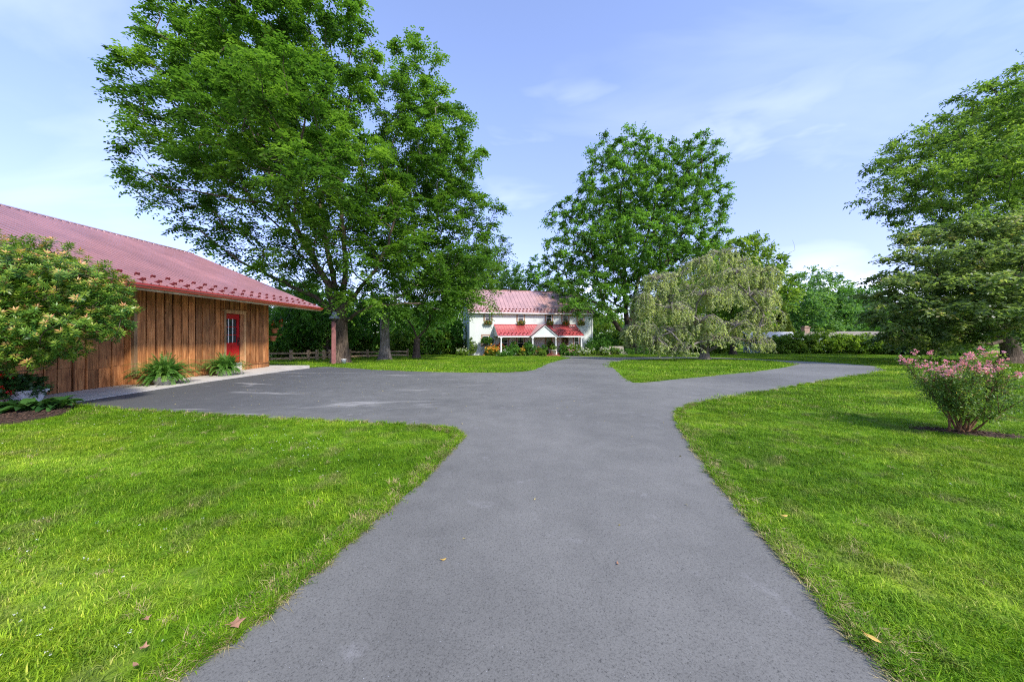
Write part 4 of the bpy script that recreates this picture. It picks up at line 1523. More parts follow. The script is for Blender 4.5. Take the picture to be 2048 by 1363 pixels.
# the great walnut beside the barn
bx, by, bz = base_at(681, 23)
wl = [(335, 95, 23, 60, 52), (425, 90, 23, 105, 85), (560, 55, 23, 125, 95), (660, 60, 23, 85, 90), (560, -15, 23, 110, 60), (400, 20, 23, 80, 50),
      (290, 228, 21, 62, 40), (330, 205, 23, 100, 70), (470, 215, 21, 120, 90), (620, 210, 23, 115, 95), (700, 130, 24, 50, 80),
      (305, 372, 22, 60, 26), (365, 370, 23, 85, 52), (480, 370, 21, 95, 75), (600, 350, 20, 105, 85), (715, 340, 22, 95, 85),
      (410, 445, 23, 62, 36), (500, 500, 23, 55, 34), (560, 470, 24, 70, 50), (680, 460, 21, 95, 66), (770, 450, 22, 70, 70), (760, 545, 22, 70, 45), (640, 545, 25, 55, 40),
      (330, 300, 22.5, 80, 45), (420, 320, 21, 80, 55), (560, 520, 21.5, 60, 40), (620, 500, 20.5, 60, 45), (460, 470, 22.5, 55, 35), (700, 560, 21, 60, 40), (740, 600, 22, 55, 30), (285, 165, 23, 48, 34), (500, 150, 29, 120, 90), (600, 280, 29, 120, 90), (480, 320, 29, 90, 70), (420, 220, 17.5, 80, 55), (560, 170, 17, 90, 65), (640, 330, 17, 80, 60), (680, 420, 28, 80, 60)]
tree('walnut_tree', 'tallest spreading tree with feathery leaves rising behind the barn roof end', 'tree', (bx, by, bz),
     [((bx, by, bz - 0.15), 0.46), ((bx + 0.03, by, 1.2), 0.41), ((bx - 0.02, by, 2.6), 0.44), ((bx, by, 3.5), 0.40)],
     [lobe(*q) for q in wl], 590, 1.30, 1.06, 78, 'frond', 0.44, 0.125, 'leaf_walnut', 'bark_brown', 11,
     chains=[([at(668, 612, 23), at(655, 570, 22.8), at(625, 515, 22.5), at(590, 450, 22.2), at(560, 385, 22), at(530, 320, 22), at(500, 250, 22), at(472, 180, 22)], 0.27, 0.05),
             ([at(683, 600, 23.2), at(690, 555, 23.5), at(690, 495, 23.8), at(683, 425, 24), at(680, 350, 24), at(688, 265, 24), at(700, 180, 24)], 0.25, 0.05),
             ([at(698, 605, 22.8), at(718, 580, 22.5), at(748, 540, 22), at(775, 490, 21.8), at(792, 430, 21.5)], 0.19, 0.05),
             ([at(664, 622, 22.8), at(632, 595, 22.5), at(570, 566, 22.2), at(510, 538, 22), at(450, 500, 21.8), at(395, 455, 21.5)], 0.19, 0.04),
             ([at(676, 600, 23.5), at(664, 540, 24.2), at(650, 470, 25), at(640, 395, 25.5), at(620, 315, 26), at(592, 235, 26.5), at(572, 150, 26.5)], 0.23, 0.05),
             ([at(574, 415, 22.1), at(520, 405, 21.5), at(455, 395, 21), at(390, 382, 21), at(325, 374, 21.5)], 0.12, 0.03),
             ([at(692, 640, 22.9), at(727, 619, 22.5), at(772, 610, 22), at(840, 606, 21.8)], 0.15, 0.05),
             ([at(640, 470, 24.5), at(610, 400, 21), at(600, 320, 18.5), at(610, 240, 17)], 0.14, 0.04),
             ([at(548, 360, 22), at(480, 300, 22.5), at(410, 250, 23), at(340, 200, 23)], 0.11, 0.03)],
     droop=0.35, bf=0.30, rmin=0.014, pwr=0.44, inner=0.16)

# its lighter barked neighbour carries the second peak
bx, by, bz = base_at(768, 28)
wl = [(835, 130, 28, 40, 62), (800, 215, 28, 58, 60), (870, 235, 28, 62, 55), (850, 320, 27, 90, 65), (925, 330, 28, 38, 55), (880, 420, 27, 85, 70), (955, 440, 28, 45, 55), (800, 400, 27, 70, 70),
      (830, 520, 26, 90, 60), (930, 520, 27, 65, 50), (770, 330, 30, 60, 60), (870, 350, 32, 70, 60), (770, 480, 30, 60, 50), (890, 590, 26, 70, 40), (940, 605, 25.5, 32, 34), (820, 600, 26, 60, 40)]
tree('walnut_tree', 'tall tree with pale grey trunk standing next to the largest tree', 'tree', (bx, by, bz),
     [((bx, by, bz - 0.15), 0.40), ((bx + 0.05, by, 1.0), 0.34), ((bx + 0.05, by, 2.2), 0.36), ((bx + 0.1, by, 3.0), 0.30)],
     [lobe(*q) for q in wl], 420, 1.26, 1.14, 72, 'frond', 0.46, 0.135, 'leaf_walnut', 'bark_grey', 12,
     limbs=[at(800, 560, 28), at(830, 480, 28), at(850, 400, 28), at(760, 580, 28.5), at(740, 560, 29), at(840, 300, 28)], droop=0.35, bf=0.3, rmin=0.014, inner=0.12)

bx, by, bz = base_at(833, 32)
wl = [(850, 600, 32, 60, 42), (800, 610, 32, 50, 36), (900, 560, 32, 60, 50), (850, 530, 34, 70, 50), (950, 540, 33, 48, 50), (985, 500, 34, 32, 46), (965, 590, 32, 36, 28)]
tree('walnut_tree', 'smaller forked tree with low bushy crown left of the house', 'tree', (bx, by, bz),
     [((bx, by, bz - 0.15), 0.34), ((bx, by, 0.3), 0.28), ((bx + 0.05, by, 1.2), 0.27)],
     [lobe(*q) for q in wl], 230, 1.1, 1.15, 60, 'frond', 0.42, 0.12, 'leaf_walnut', 'bark_brown', 13, limbs=[at(860, 630, 32), at(815, 640, 32), at(880, 600, 32)], bf=0.3)

# the big maple right of the house
bx, by, bz = base_at(1264, 48)
wl = [(1212, 305, 49, 32, 34), (1268, 290, 49, 42, 36), (1310, 320, 49, 45, 40), (1240, 360, 48, 80, 58), (1400, 300, 49, 42, 32), (1425, 330, 49, 26, 28), (1365, 345, 49, 62, 48), (1330, 400, 47, 90, 62),
      (1132, 432, 49, 42, 26), (1190, 425, 48, 72, 50), (1410, 410, 49, 46, 62), (1435, 400, 50, 22, 38), (1110, 525, 49, 28, 24), (1170, 500, 47, 80, 52), (1280, 480, 42, 100, 62), (1385, 480, 48, 66, 62),
      (1125, 575, 47, 40, 32), (1180, 580, 42, 66, 40), (1250, 570, 46, 66, 44), (1310, 570, 48, 56, 48), (1165, 606, 39.5, 40, 22), (1215, 618, 41, 40, 24), (1400, 545, 50, 46, 40), (1280, 420, 51, 90, 80), (1200, 520, 51, 70, 60), (1350, 520, 51, 70, 60)]
tree('maple_tree', 'broad dark green tree with twin peaks beside the right end of the house', 'tree', (bx, by, bz),
     [((bx, by, bz - 0.2), 0.78), ((bx - 0.1, by, 0.6), 0.62), ((bx - 0.35, by, 2.4), 0.66), ((bx - 0.4, by, 3.6), 0.5)],
     [lobe(*q) for q in wl], 840, 1.25, 1.18, 180, 'simple', 0.29, 0.17, 'leaf_maple', 'bark_dark', 14,
     chains=[([at(1252, 672, 47.6), at(1232, 648, 47), at(1213, 618, 46.5), at(1200, 580, 46), at(1188, 530, 46), at(1180, 480, 46)], 0.42, 0.08),
             ([at(1254, 640, 48), at(1250, 590, 48), at(1248, 525, 48), at(1240, 450, 48), at(1244, 370, 48), at(1262, 310, 48)], 0.42, 0.07),
             ([at(1262, 640, 48.2), at(1275, 565, 48.5), at(1290, 490, 48.5), at(1308, 420, 48.5), at(1322, 350, 48.5)], 0.38, 0.07),
             ([at(1266, 645, 48), at(1300, 575, 48), at(1340, 510, 48), at(1375, 445, 48), at(1398, 370, 48), at(1405, 310, 48)], 0.34, 0.06),
             ([at(1264, 655, 47.8), at(1310, 612, 47.5), at(1365, 572, 47.5), at(1415, 548, 48)], 0.26, 0.06),
             ([at(1213, 618, 46.5), at(1180, 600, 45), at(1150, 590, 44), at(1125, 580, 44)], 0.2, 0.05)],
     droop=0.22, bf=0.3, rmin=0.02, pwr=0.43, inner=0.15, flat=0.65)

# yellowish tree behind the island tree
bx, by, bz = base_at(1470, 62)
wl = [(1440, 520, 62, 50, 42), (1490, 505, 62, 50, 32), (1530, 530, 62, 38, 30), (1565, 518, 62, 16, 11), (1500, 570, 60, 76, 42), (1430, 590, 60, 50, 46), (1550, 590, 60, 40, 36), (1480, 640, 58, 60, 40), (1390, 600, 62, 45, 45)]
tree('elm_tree', 'yellow-green tree rising behind the weeping tree with thin bare twigs', 'tree', (bx, by, bz),
     [((bx, by, bz - 0.2), 0.45), ((bx, by, 1.5), 0.38), ((bx, by, 4.0), 0.33)], [lobe(*q) for q in wl], 300, 1.4, 1.6, 90, 'simple', 0.5, 0.26, 'leaf_yellowgreen', 'bark_brown', 15, bf=0.3,
     limbs=[at(1590, 500, 62), at(1585, 480, 62)])

# tall locust at the right edge, and the katsura in front of it
bx, by, bz = base_at(2080, 30)
wl = [(1800, 400, 30, 60, 28), (1790, 345, 30, 48, 48), (1850, 310, 30, 72, 46), (1860, 370, 28, 80, 44), (1930, 270, 30, 64, 50), (1960, 210, 30, 54, 52), (2015, 200, 30, 55, 42), (2060, 172, 30, 60, 44), (2080, 240, 28, 100, 70),
      (1950, 350, 27, 90, 55), (2040, 330, 27, 90, 70), (1870, 440, 28, 60, 30), (1940, 430, 27, 80, 40), (2040, 430, 27, 80, 50), (2150, 330, 30, 120, 120), (2190, 200, 31, 100, 70), (2000, 280, 35, 90, 80), (1900, 380, 35, 70, 50), (1822, 470, 28, 30, 20), (1900, 455, 26, 70, 24), (1990, 450, 26, 80, 26), (2060, 400, 27, 70, 40)]
tree('locust_tree', 'tall airy light green tree at the right, above the layered dark tree', 'tree', (bx, by, bz),
     [((bx, by, bz - 0.15), 0.42), ((bx, by, 2.0), 0.36), ((bx - 0.3, by, 5.0), 0.32)], [lobe(*q) for q in wl], 760, 1.15, 1.30, 190, 'simple', 0.27, 0.115, 'leaf_locust', 'bark_dark', 16,
     limbs=[at(2020, 420, 30), at(1960, 400, 30), at(1900, 400, 30), at(2000, 330, 30)], droop=0.12, upw=0.3, bf=0.35, rmin=0.014, inner=0.12, flat=0.5)

bx, by, bz = base_at(2020, 22)
wl = []
kr = np.random.default_rng(31)
for (px, py, Y, rx, ry) in [(1880, 470, 23, 66, 15), (1960, 455, 22, 74, 16), (2050, 470, 21, 90, 20), (1850, 510, 22, 66, 13), (1940, 505, 20, 86, 16), (2040, 520, 19, 90, 18), (1800, 556, 23, 62, 15), (1880, 556, 20, 86, 15),
                            (1980, 565, 18.5, 92, 17), (2070, 575, 18, 90, 18), (1770, 592, 24, 48, 14), (1840, 604, 20, 80, 15), (1940, 615, 18.5, 90, 17), (2040, 625, 17.5, 90, 18), (1780, 634, 23, 58, 15), (1860, 650, 20, 74, 14),
                            (1950, 662, 19, 80, 15), (2050, 665, 18, 80, 15), (1800, 672, 24, 50, 14), (1900, 684, 22, 60, 11), (1850, 690, 26, 56, 14), (2100, 540, 22, 110, 60), (1960, 560, 26, 100, 60), (1920, 640, 27, 90, 50), (2060, 440, 24, 70, 20)]:
    wl.append(lobe(px, py, Y, rx, ry, rx / F * Y * 0.75))
tree('katsura_tree', 'dark layered tree with drooping leaf tiers and thick trunk at the right lawn', 'tree', (bx, by, bz),
     [((bx, by, bz - 0.12), 0.44), ((bx + 0.05, by, 0.3), 0.36), ((bx - 0.1, by, 1.3), 0.40), ((bx + 0.1, by, 2.2), 0.34), ((bx + 0.1, by, 3.6), 0.26)], [lobe(*q) if len(q) == 5 else q for q in wl], 1150, 0.60, 0.74, 140, 'simple', 0.165, 0.135, 'leaf_katsura', 'bark_brown', 17,
     limbs=[at(1985, 640, 21.5), at(1940, 650, 21), at(1915, 655, 20.5), at(2030, 600, 22), at(1990, 560, 22)], droop=0.30, upw=0.0, bf=0.5, rmin=0.010, shell=0.3, flat=0.3, nrm=0.28)

# trees behind and beside
far_specs = [
    # name, label, px base, Y, lobes, leaf
    ('oak_tree', 'rounded green tree showing above the left end of the house roof', 975, 66, [(960, 540, 66, 46, 46), (1000, 555, 66, 40, 34), (940, 590, 66, 50, 40), (1010, 590, 68, 40, 30)], 'leaf_far', 0.55),
    ('oak_tree', 'small dome-shaped tree showing over the middle of the house ridge', 1040, 72, [(1033, 556, 72, 26, 24), (1020, 575, 72, 40, 22), (1060, 560, 72, 16, 30)], 'leaf_far', 0.55),
    ('oak_tree', 'dark pointed tree rising between the house ridge and the maple', 1083, 70, [(1075, 545, 70, 20, 26), (1095, 565, 70, 30, 26), (1110, 590, 70, 40, 30)], 'leaf_shrub', 0.55),
    ('ash_tree', 'round-headed tree with the highest crown behind the long hedge', 1640, 84, [(1625, 570, 84, 50, 28), (1660, 580, 84, 36, 28), (1600, 590, 84, 40, 26), (1640, 610, 82, 60, 36)], 'leaf_far', 0.6),
    ('ash_tree', 'broad light green tree behind the chimney and the hedge', 1610, 76, [(1600, 610, 76, 56, 36), (1650, 630, 76, 60, 36), (1585, 645, 76, 40, 30), (1630, 660, 74, 60, 24)], 'leaf_far', 0.6),
    ('ash_tree', 'dark green tree right of the chimney partly behind the layered tree', 1715, 80, [(1700, 610, 80, 46, 36), (1740, 600, 80, 40, 30), (1720, 645, 78, 60, 36), (1690, 660, 78, 40, 20)], 'leaf_shrub', 0.6),
    ('oak_tree', 'bright green tree in the gap between the maple and the house corner', 1215, 66, [(1210, 660, 66, 34, 34), (1240, 670, 66, 30, 30), (1195, 640, 68, 30, 26)], 'leaf_yellowgreen', 0.5),
    ('oak_tree', 'green tree glimpsed behind the trunk of the maple', 1320, 64, [(1310, 640, 64, 50, 40), (1350, 670, 62, 46, 30), (1280, 670, 62, 36, 28)], 'leaf_yellowgreen', 0.5),
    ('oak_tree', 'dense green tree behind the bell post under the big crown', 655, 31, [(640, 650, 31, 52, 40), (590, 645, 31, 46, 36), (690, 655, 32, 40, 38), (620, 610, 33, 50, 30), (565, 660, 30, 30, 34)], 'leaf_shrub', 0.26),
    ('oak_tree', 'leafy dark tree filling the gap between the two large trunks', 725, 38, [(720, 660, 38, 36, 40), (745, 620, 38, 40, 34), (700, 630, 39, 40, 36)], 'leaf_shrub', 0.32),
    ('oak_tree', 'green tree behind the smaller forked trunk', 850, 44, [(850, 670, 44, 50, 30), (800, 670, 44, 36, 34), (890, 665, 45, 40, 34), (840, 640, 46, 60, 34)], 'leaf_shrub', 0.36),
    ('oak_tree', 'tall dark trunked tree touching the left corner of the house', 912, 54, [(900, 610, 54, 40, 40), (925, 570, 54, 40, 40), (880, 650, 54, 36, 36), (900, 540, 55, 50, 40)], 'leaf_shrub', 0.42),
    ('oak_tree', 'tree behind the open end of the barn roof', 560, 42, [(560, 640, 42, 46, 40), (520, 650, 42, 40, 36), (600, 600, 44, 50, 40)], 'leaf_far', 0.36),
]
for i, (nm, lb, px, Y, ll, lf, ls) in enumerate(far_specs):
    b_ = base_at(px, Y)
    sp_ = 0.021 * Y
    vol = sum(q[3] * q[4] for q in ll) * (Y / F) ** 2
    n_ = int(min(200, max(60, vol * 6 / sp_ ** 2)))
    tree(nm, lb, 'tree', b_, [((b_[0], b_[1], b_[2] - 0.2), 0.007 * Y), ((b_[0] + 0.1, b_[1], b_[2] + 1.0), 0.0055 * Y), ((b_[0], b_[1], b_[2] + 2.0), 0.005 * Y)],
         [lobe(*q) for q in ll], n_, sp_, sp_ * 1.15, 80, 'simple', ls, ls * 0.5, lf, 'bark_dark', 40 + i, bf=0.3)

# conifer by the shed
b_ = base_at(1562, 58)
r_ = np.random.default_rng(77)
root = empty('conifer_tree', b_, 0, 'narrow pointed evergreen standing behind the white shed', 'tree')
ht = 6.6
kx = r_.random(900)
ang = r_.random(900) * 6.283
rad_ = (1 - kx) * 2.3 + 0.15
C = np.stack([rad_ * np.cos(ang), rad_ * np.sin(ang), 0.6 + kx * (ht - 0.6) - 0.15 * rad_], 1)
V, Q_, tn = spray_leaves(C, unit(np.stack([np.cos(ang), np.sin(ang), -0.2 + 0 * ang], 1)), np.full(900, 0.5), 26, 'simple', 0.34, 0.12, r_, 0.0, 0.3)
link_mesh('crown', np_mesh('crown', V, Q_, tn), M['leaf_conifer'], root)
MBt = MB(); MBt.tube([(0, 0, -0.2), (0, 0, 3), (0, 0, ht)], [0.2, 0.14, 0.02], 8); MBt.build('trunk', M['bark_dark'], root)

# weeping tree on the island
b_ = base_at(1409, 28.6)
r_ = np.random.default_rng(5)
root = empty('weeping_tree', b_, 0, 'weeping tree with hanging grey twigs growing on the grass island', 'tree')
B0 = np.array(b_)
tp = [B0 + (0, 0, -0.12), B0 + (0.02, 0, 0.6), B0 + (0.0, 0, 1.5), B0 + (0.1, 0, 2.2)]
Vt, Qt = trunk_mesh(tp, [0.34, 0.29, 0.30, 0.26], r_, flare=1.6)
tops = []
for (px, py, Y, sp_, ln) in [(1440, 508, 28.6, 1.5, 1.6), (1405, 535, 28, 1.4, 1.5), (1480, 520, 29, 1.5, 1.6), (1515, 535, 29.5, 1.3, 1.8), (1350, 552, 28.4, 1.6, 1.5), (1312, 562, 27.5, 1.3, 2.0), (1288, 600, 28, 1.1, 2.2),
                             (1395, 590, 26.6, 1.5, 1.4), (1447, 575, 26.8, 1.3, 1.5), (1500, 590, 27.4, 1.5, 1.5), (1345, 610, 26.4, 1.4, 1.5), (1408, 636, 25.8, 1.6, 1.2), (1468, 640, 26, 1.3, 1.1), (1520, 625, 27.2, 1.5, 1.6),
                             (1528, 645, 28.2, 1.0, 1.3), (1290, 648, 26.8, 1.1, 2.0), (1335, 662, 26, 1.2, 1.5), (1425, 560, 31, 1.7, 1.6), (1370, 580, 31, 1.6, 1.8), (1485, 570, 31.5, 1.6, 1.8), (1380, 650, 27.5, 1.2, 1.5), (1268, 655, 28.4, 0.9, 1.7), (1528, 590, 28.6, 1.0, 1.4),
                             (1440, 670, 26.5, 1.3, 1.0), (1310, 690, 26.5, 1.0, 1.1), (1372, 690, 26, 1.1, 1.0), (1500, 675, 27, 1.2, 1.0), (1330, 600, 30, 1.4, 2.2), (1515, 565, 30.5, 1.0, 1.6), (1462, 540, 27.2, 1.2, 1.2)]:
    tops.append((at(px, py, Y) + r_.normal(0, 0.22, 3), sp_ * 1.2, ln))
Vb, Qb, nodes, rad = grow(tp, [0.42, 0.36, 0.37, 0.30], np.array([t_[0] for t_ in tops]), 0.5, 0.5, 0.035, r_)
link_mesh('trunk', np_mesh('trunk', np.concatenate([Vt, Vb]) - B0, np.concatenate([Qt, Qb + len(Vt)]), smooth=True), M['bark_grey'], root)
SA, SB, SR, LP, LD, LT = [], [], [], [], [], []
for c_, sp_, ln in tops:
    ns = 44
    az0 = r_.random() * 6.283
    for s_ in range(ns):
        a_ = az0 + r_.normal(0, 1.25)
        reach = sp_ * (0.15 + 0.85 * r_.random() ** 0.7)
        hang = ln * (0.3 + 0.75 * r_.random())
        lift = 0.1 + 0.45 * r_.random()
        pts_ = []
        for u in np.linspace(0, 1, 9):
            h = reach * min(1.0, u * 2.0) ** 0.75
            z = lift * math.sin(min(1, u * 2.2) * math.pi) - hang * max(0, u - 0.30) ** 1.3 * 1.45
            pts_.append(c_ + np.array((h * math.cos(a_), h * math.sin(a_), z)))
        pts_ = np.array(pts_) + r_.normal(0, 0.075, (9, 3)) * np.linspace(0, 1, 9)[:, None]
        near = math.exp(-((pts_[-1, 0] - B0[0]) ** 2 + (pts_[-1, 1] - B0[1] + 1.0) ** 2) / 4.5)
        pts_[:, 2] = np.maximum(pts_[:, 2], B0[2] + 0.35 + 0.5 * r_.random() + 1.45 * near)
        SA.append(pts_[:-1]); SB.append(pts_[1:])
        SR.append(np.linspace(0.017, 0.005, 9))
        bare = 0.60 if r_.random() < 0.3 else 0.16
        nlv = int(23 * ln)
        u = bare + (1 - bare) * r_.random(nlv)
        f_ = u * 8
        i0 = np.minimum(f_.astype(int), 7)
        LP.append(pts_[i0] + (pts_[i0 + 1] - pts_[i0]) * (f_ - i0)[:, None])
        LD.append(np.stack([r_.normal(0, 0.9, nlv), r_.normal(0, 0.9, nlv), -0.45 - 0.5 * r_.random(nlv)], 1))
        LT.append(np.full(nlv, 0.5 + r_.normal(0, 0.14)) + r_.normal(0, 0.1, nlv))
SR = np.array(SR)
V, Q_ = tubes(np.concatenate(SA), np.concatenate(SB), SR[:, :-1].ravel(), SR[:, 1:].ravel(), 3)
tw = link_mesh('twigs', np_mesh('twigs', V - B0, Q_), M['twig_grey'], root)
tw['kind'] = 'stuff'
LP, LD, LT = np.concatenate(LP), np.concatenate(LD), np.concatenate(LT)
V, Q_ = leaf_quads(LP, LD, unit(r_.normal(size=LP.shape) + np.array([0.3, -0.7, 0.7])), 0.18 * (0.6 + 0.8 * r_.random(len(LP))), 0.075)
link_mesh('crown', np_mesh('crown', V - B0, Q_, np.repeat(LT, 4)), M['leaf_weeping'], root)

# two darker trunks standing in the shade behind the island tree
for px, Y, lb, ll, sd_ in ((1357, 44, 'slim dark trunk left of and behind the weeping tree', [(1350, 640, 44, 40, 26), (1370, 600, 44, 46, 34)], 61), (1466, 44, 'slim dark trunk right of and behind the weeping tree', [(1470, 635, 44, 44, 28), (1480, 590, 44, 50, 36)], 62)):
    b_ = base_at(px, Y)
    tree('cherry_tree', lb, 'tree', b_, [((b_[0], b_[1], b_[2] - 0.1), 0.34), ((b_[0], b_[1], b_[2] + 1.4), 0.27), ((b_[0] + 0.2, b_[1], b_[2] + 2.6), 0.24)], [lobe(*q) for q in ll], 90, 0.9, 1.1, 80, 'simple', 0.34, 0.17, 'leaf_yellowgreen', 'bark_dark', sd_, bf=0.3)

# distant wood closing the horizon: one mass
r_ = np.random.default_rng(90)
n_ = 3400
xx = r_.uniform(-190, 190, n_)
yy_ = 98 + r_.uniform(-6, 22, n_) + 0.0006 * xx ** 2
top = 10.0 + 2.2 * np.sin(xx * 0.11) + 1.6 * np.sin(xx * 0.29 + 1.0) + 1.2 * np.sin(xx * 0.053 + 2)
C = np.stack([xx, yy_, -1.2 + top * r_.random(n_) ** 0.65], 1)
V, Q_, tn = spray_leaves(C, unit(np.stack([xx * 0, -np.ones(n_), 0.8 + xx * 0], 1)), np.full(n_, 2.2), 26, 'simple', 1.1, 0.6, r_)
o = link_mesh('far_woods', np_mesh('far_woods', V, Q_, tn), M['leaf_far'])
tag(o, 'distant mass of green woodland closing the horizon behind everything', 'woods', None, 'stuff')

# ------------------------------------------------------------------ shrubs and garden


def shrub(name, label, cat, base, lobes, n, spacing, crad, per, L, Wd, leaf, seed, group=None, stem='bark_brown', flowers=None, upw=0.4, droop=0.2, stems=5, tbias=0.0):
    """bush: several stems from the ground, clumps of leaves, optional flower heads"""
    r = np.random.default_rng(seed)
    base = np.array(base, float)
    C, out, _ = sample_lobes(lobes, n, spacing, r, 0.3)
    C[:, 2] = np.maximum(C[:, 2], base[2] + 0.04)
    root = empty(name, base, 0, label, cat, group)
    h = float(np.mean(C[:, 2]) - base[2])
    A, B, ra, rb_ = [], [], [], []
    for i in range(stems):
        p0 = base + np.array((r.normal(0, 0.05), r.normal(0, 0.05), -0.05))
        t_ = C[r.integers(len(C))]
        mid = (p0 + t_) / 2 + np.array((0, 0, 0.15 * h))
        A += [p0, mid]; B += [mid, t_]
        q = 0.012 + 0.012 * h
        ra += [q, q * 0.7]; rb_ += [q * 0.7, q * 0.3]
    V, Q_ = tubes(A, B, ra, rb_, 5)
    link_mesh('stems' if False else 'stem', np_mesh('stem', V - base, Q_, smooth=True), M[stem], root)
    V, Q_, tn = spray_leaves(C, out, crad * (0.7 + 0.6 * r.random(len(C))), per, 'simple', L, Wd, r, upw, droop, tbias)
    link_mesh('foliage', np_mesh('foliage', V - base, Q_, tn), M[leaf], root)
    if flowers:
        mat_, cnt, size, zmin = flowers
        cand = C[(out[:, 2] > zmin)]
        if len(cand):
            pk = cand[r.choice(len(cand), cnt)] + r.normal(0, crad * 0.5, (cnt, 3)) + np.array([0, 0, crad * 0.55])
            V, Q_, tn = blossoms(pk, size, 14, r)
            fo_ = link_mesh('blossom', np_mesh('blossom', V - base, Q_, tn), M[mat_], root)
            fo_['kind'] = 'stuff'
    return root


def blossoms(Pk, size, per, r, tall=0.7):
    n = len(Pk)
    u = unit(r.normal(size=(n, per, 3)))
    sz = size * (0.7 + 0.6 * r.random((n, 1, 1)))
    P_ = Pk[:, None] + u * sz * np.array([0.55, 0.55, 0.55 * tall])
    P_ = P_.reshape(-1, 3)
    D = unit(u.reshape(-1, 3) + r.normal(size=P_.shape) * 0.8)
    V, Q_ = leaf_quads(P_ - D * size * 0.25, D, unit(r.normal(size=P_.shape)), size * 0.6, size * 0.5, 0.15)
    tn = np.repeat(np.clip(np.repeat(r.random(n), per) * 0.6 + r.random(n * per) * 0.4, 0, 1), 4)
    return V, Q_, tn


def hl(u, v, z, ru, rv_, rz):
    p = hw(u, v, z)
    return (p[0], p[1], p[2], ru, rv_, rz)


# plants of the house border: (u along the front, v, width, height, name, label, leaf, flower)
garden = [
    (0.15, -0.35, 0.55, 2.1, 'climbing_rose', 'tall thin climbing plant against the left corner of the house', 'leaf_yellowgreen', None),
    (-0.9, -0.9, 1.3, 0.8, 'hydrangea_bush', 'low pale flowering bush on the lawn outside the left corner of the house', 'leaf_yellowgreen', ('petal_white', 40, 0.12, 0.1)),
    (1.95, -0.9, 1.2, 1.0, 'standard_shrub', 'round-headed shrub on thin stems under the lower left window', 'leaf_shrub', None),
    (2.35, -2.1, 1.7, 0.95, 'azalea_bush', 'yellow-orange flowering bush at the left end of the flower bed', 'leaf_yellowgreen', ('petal_yellow', 130, 0.17, -0.3)),
    (3.2, -1.7, 1.3, 1.2, 'spirea_bush', 'rust-orange bush behind the yellow one in the flower bed', 'leaf_yellowgreen', ('petal_orange', 110, 0.16, -0.3)),
    (4.4, -2.7, 2.0, 1.25, 'boxwood_bush', 'wide mounded green bush in front of the left porch post', 'leaf_shrub', None),
    (3.6, -3.6, 2.0, 0.5, 'perennial_clump', 'low dark leafy clump with small flowers at the lawn edge of the bed', 'leaf_shrub', ('petal_white', 26, 0.08, 0.0)),
    (5.5, -3.2, 0.8, 0.85, 'daylily_clump', 'small yellow-flowered clump between two green bushes', 'leaf_yellowgreen', ('petal_yellow', 30, 0.13, 0.0)),
    (6.35, -3.0, 1.6, 1.55, 'boxwood_bush', 'tall bright green rounded bush left of the porch entrance', 'leaf_shrub', None),
    (7.2, -3.6, 0.7, 0.5, 'heuchera_clump', 'small dark reddish plant beside the left entrance column', 'leaf_katsura', ('petal_orange', 14, 0.08, 0.0)),
    (7.65, -4.0, 0.85, 0.65, 'hosta_clump', 'low bright green plant just right of the left entrance column', 'leaf_yellowgreen', None),
    (7.7, -2.9, 0.8, 1.0, 'rose_bush', 'small pinkish green bush behind the left entrance column', 'leaf_yellowgreen', ('petal_orange', 16, 0.1, 0.0)),
    (8.35, -2.6, 0.8, 1.25, 'boxwood_bush', 'upright dark bush inside the porch entrance', 'leaf_shrub', None),
    (10.5, -2.7, 0.9, 1.5, 'holly_bush', 'upright dark green bush right of the right entrance column', 'leaf_shrub', None),
    (11.7, -3.1, 2.0, 1.35, 'hydrangea_bush', 'big light green bush in front of the right porch bay', 'leaf_yellowgreen', ('petal_white', 20, 0.14, 0.2)),
    (11.0, -3.9, 1.2, 0.55, 'phlox_clump', 'low clump with pinkish flowers beside the entrance walk', 'leaf_shrub', ('petal_pink', 24, 0.09, 0.0)),
    (12.5, -3.9, 1.5, 0.6, 'candytuft_clump', 'low white-flowered clump at the right of the bed', 'leaf_yellowgreen', ('petal_white', 80, 0.11, 0.0)),
    (13.6, -3.5, 1.1, 0.75, 'spirea_bush', 'small pale flowered bush near the right porch post', 'leaf_yellowgreen', ('petal_white', 30, 0.1, 0.0)),
    (13.9, -2.4, 1.0, 1.6, 'rose_bush', 'loose upright bush touching the right porch post', 'leaf_shrub', None),
    (15.6, -1.6, 3.2, 2.2, 'rhododendron_bush', 'large dark green bush at the right corner of the house', 'leaf_shrub', None),
    (15.3, -3.4, 1.2, 0.8, 'hydrangea_bush', 'small whitish flowering bush in front of the large dark corner bush', 'leaf_yellowgreen', ('petal_white', 36, 0.12, 0.0)),
    (17.4, -2.2, 1.1, 0.9, 'spirea_bush', 'pale bush at the foot of the garden steps', 'leaf_yellowgreen', ('petal_white', 16, 0.1, 0.0)),
]
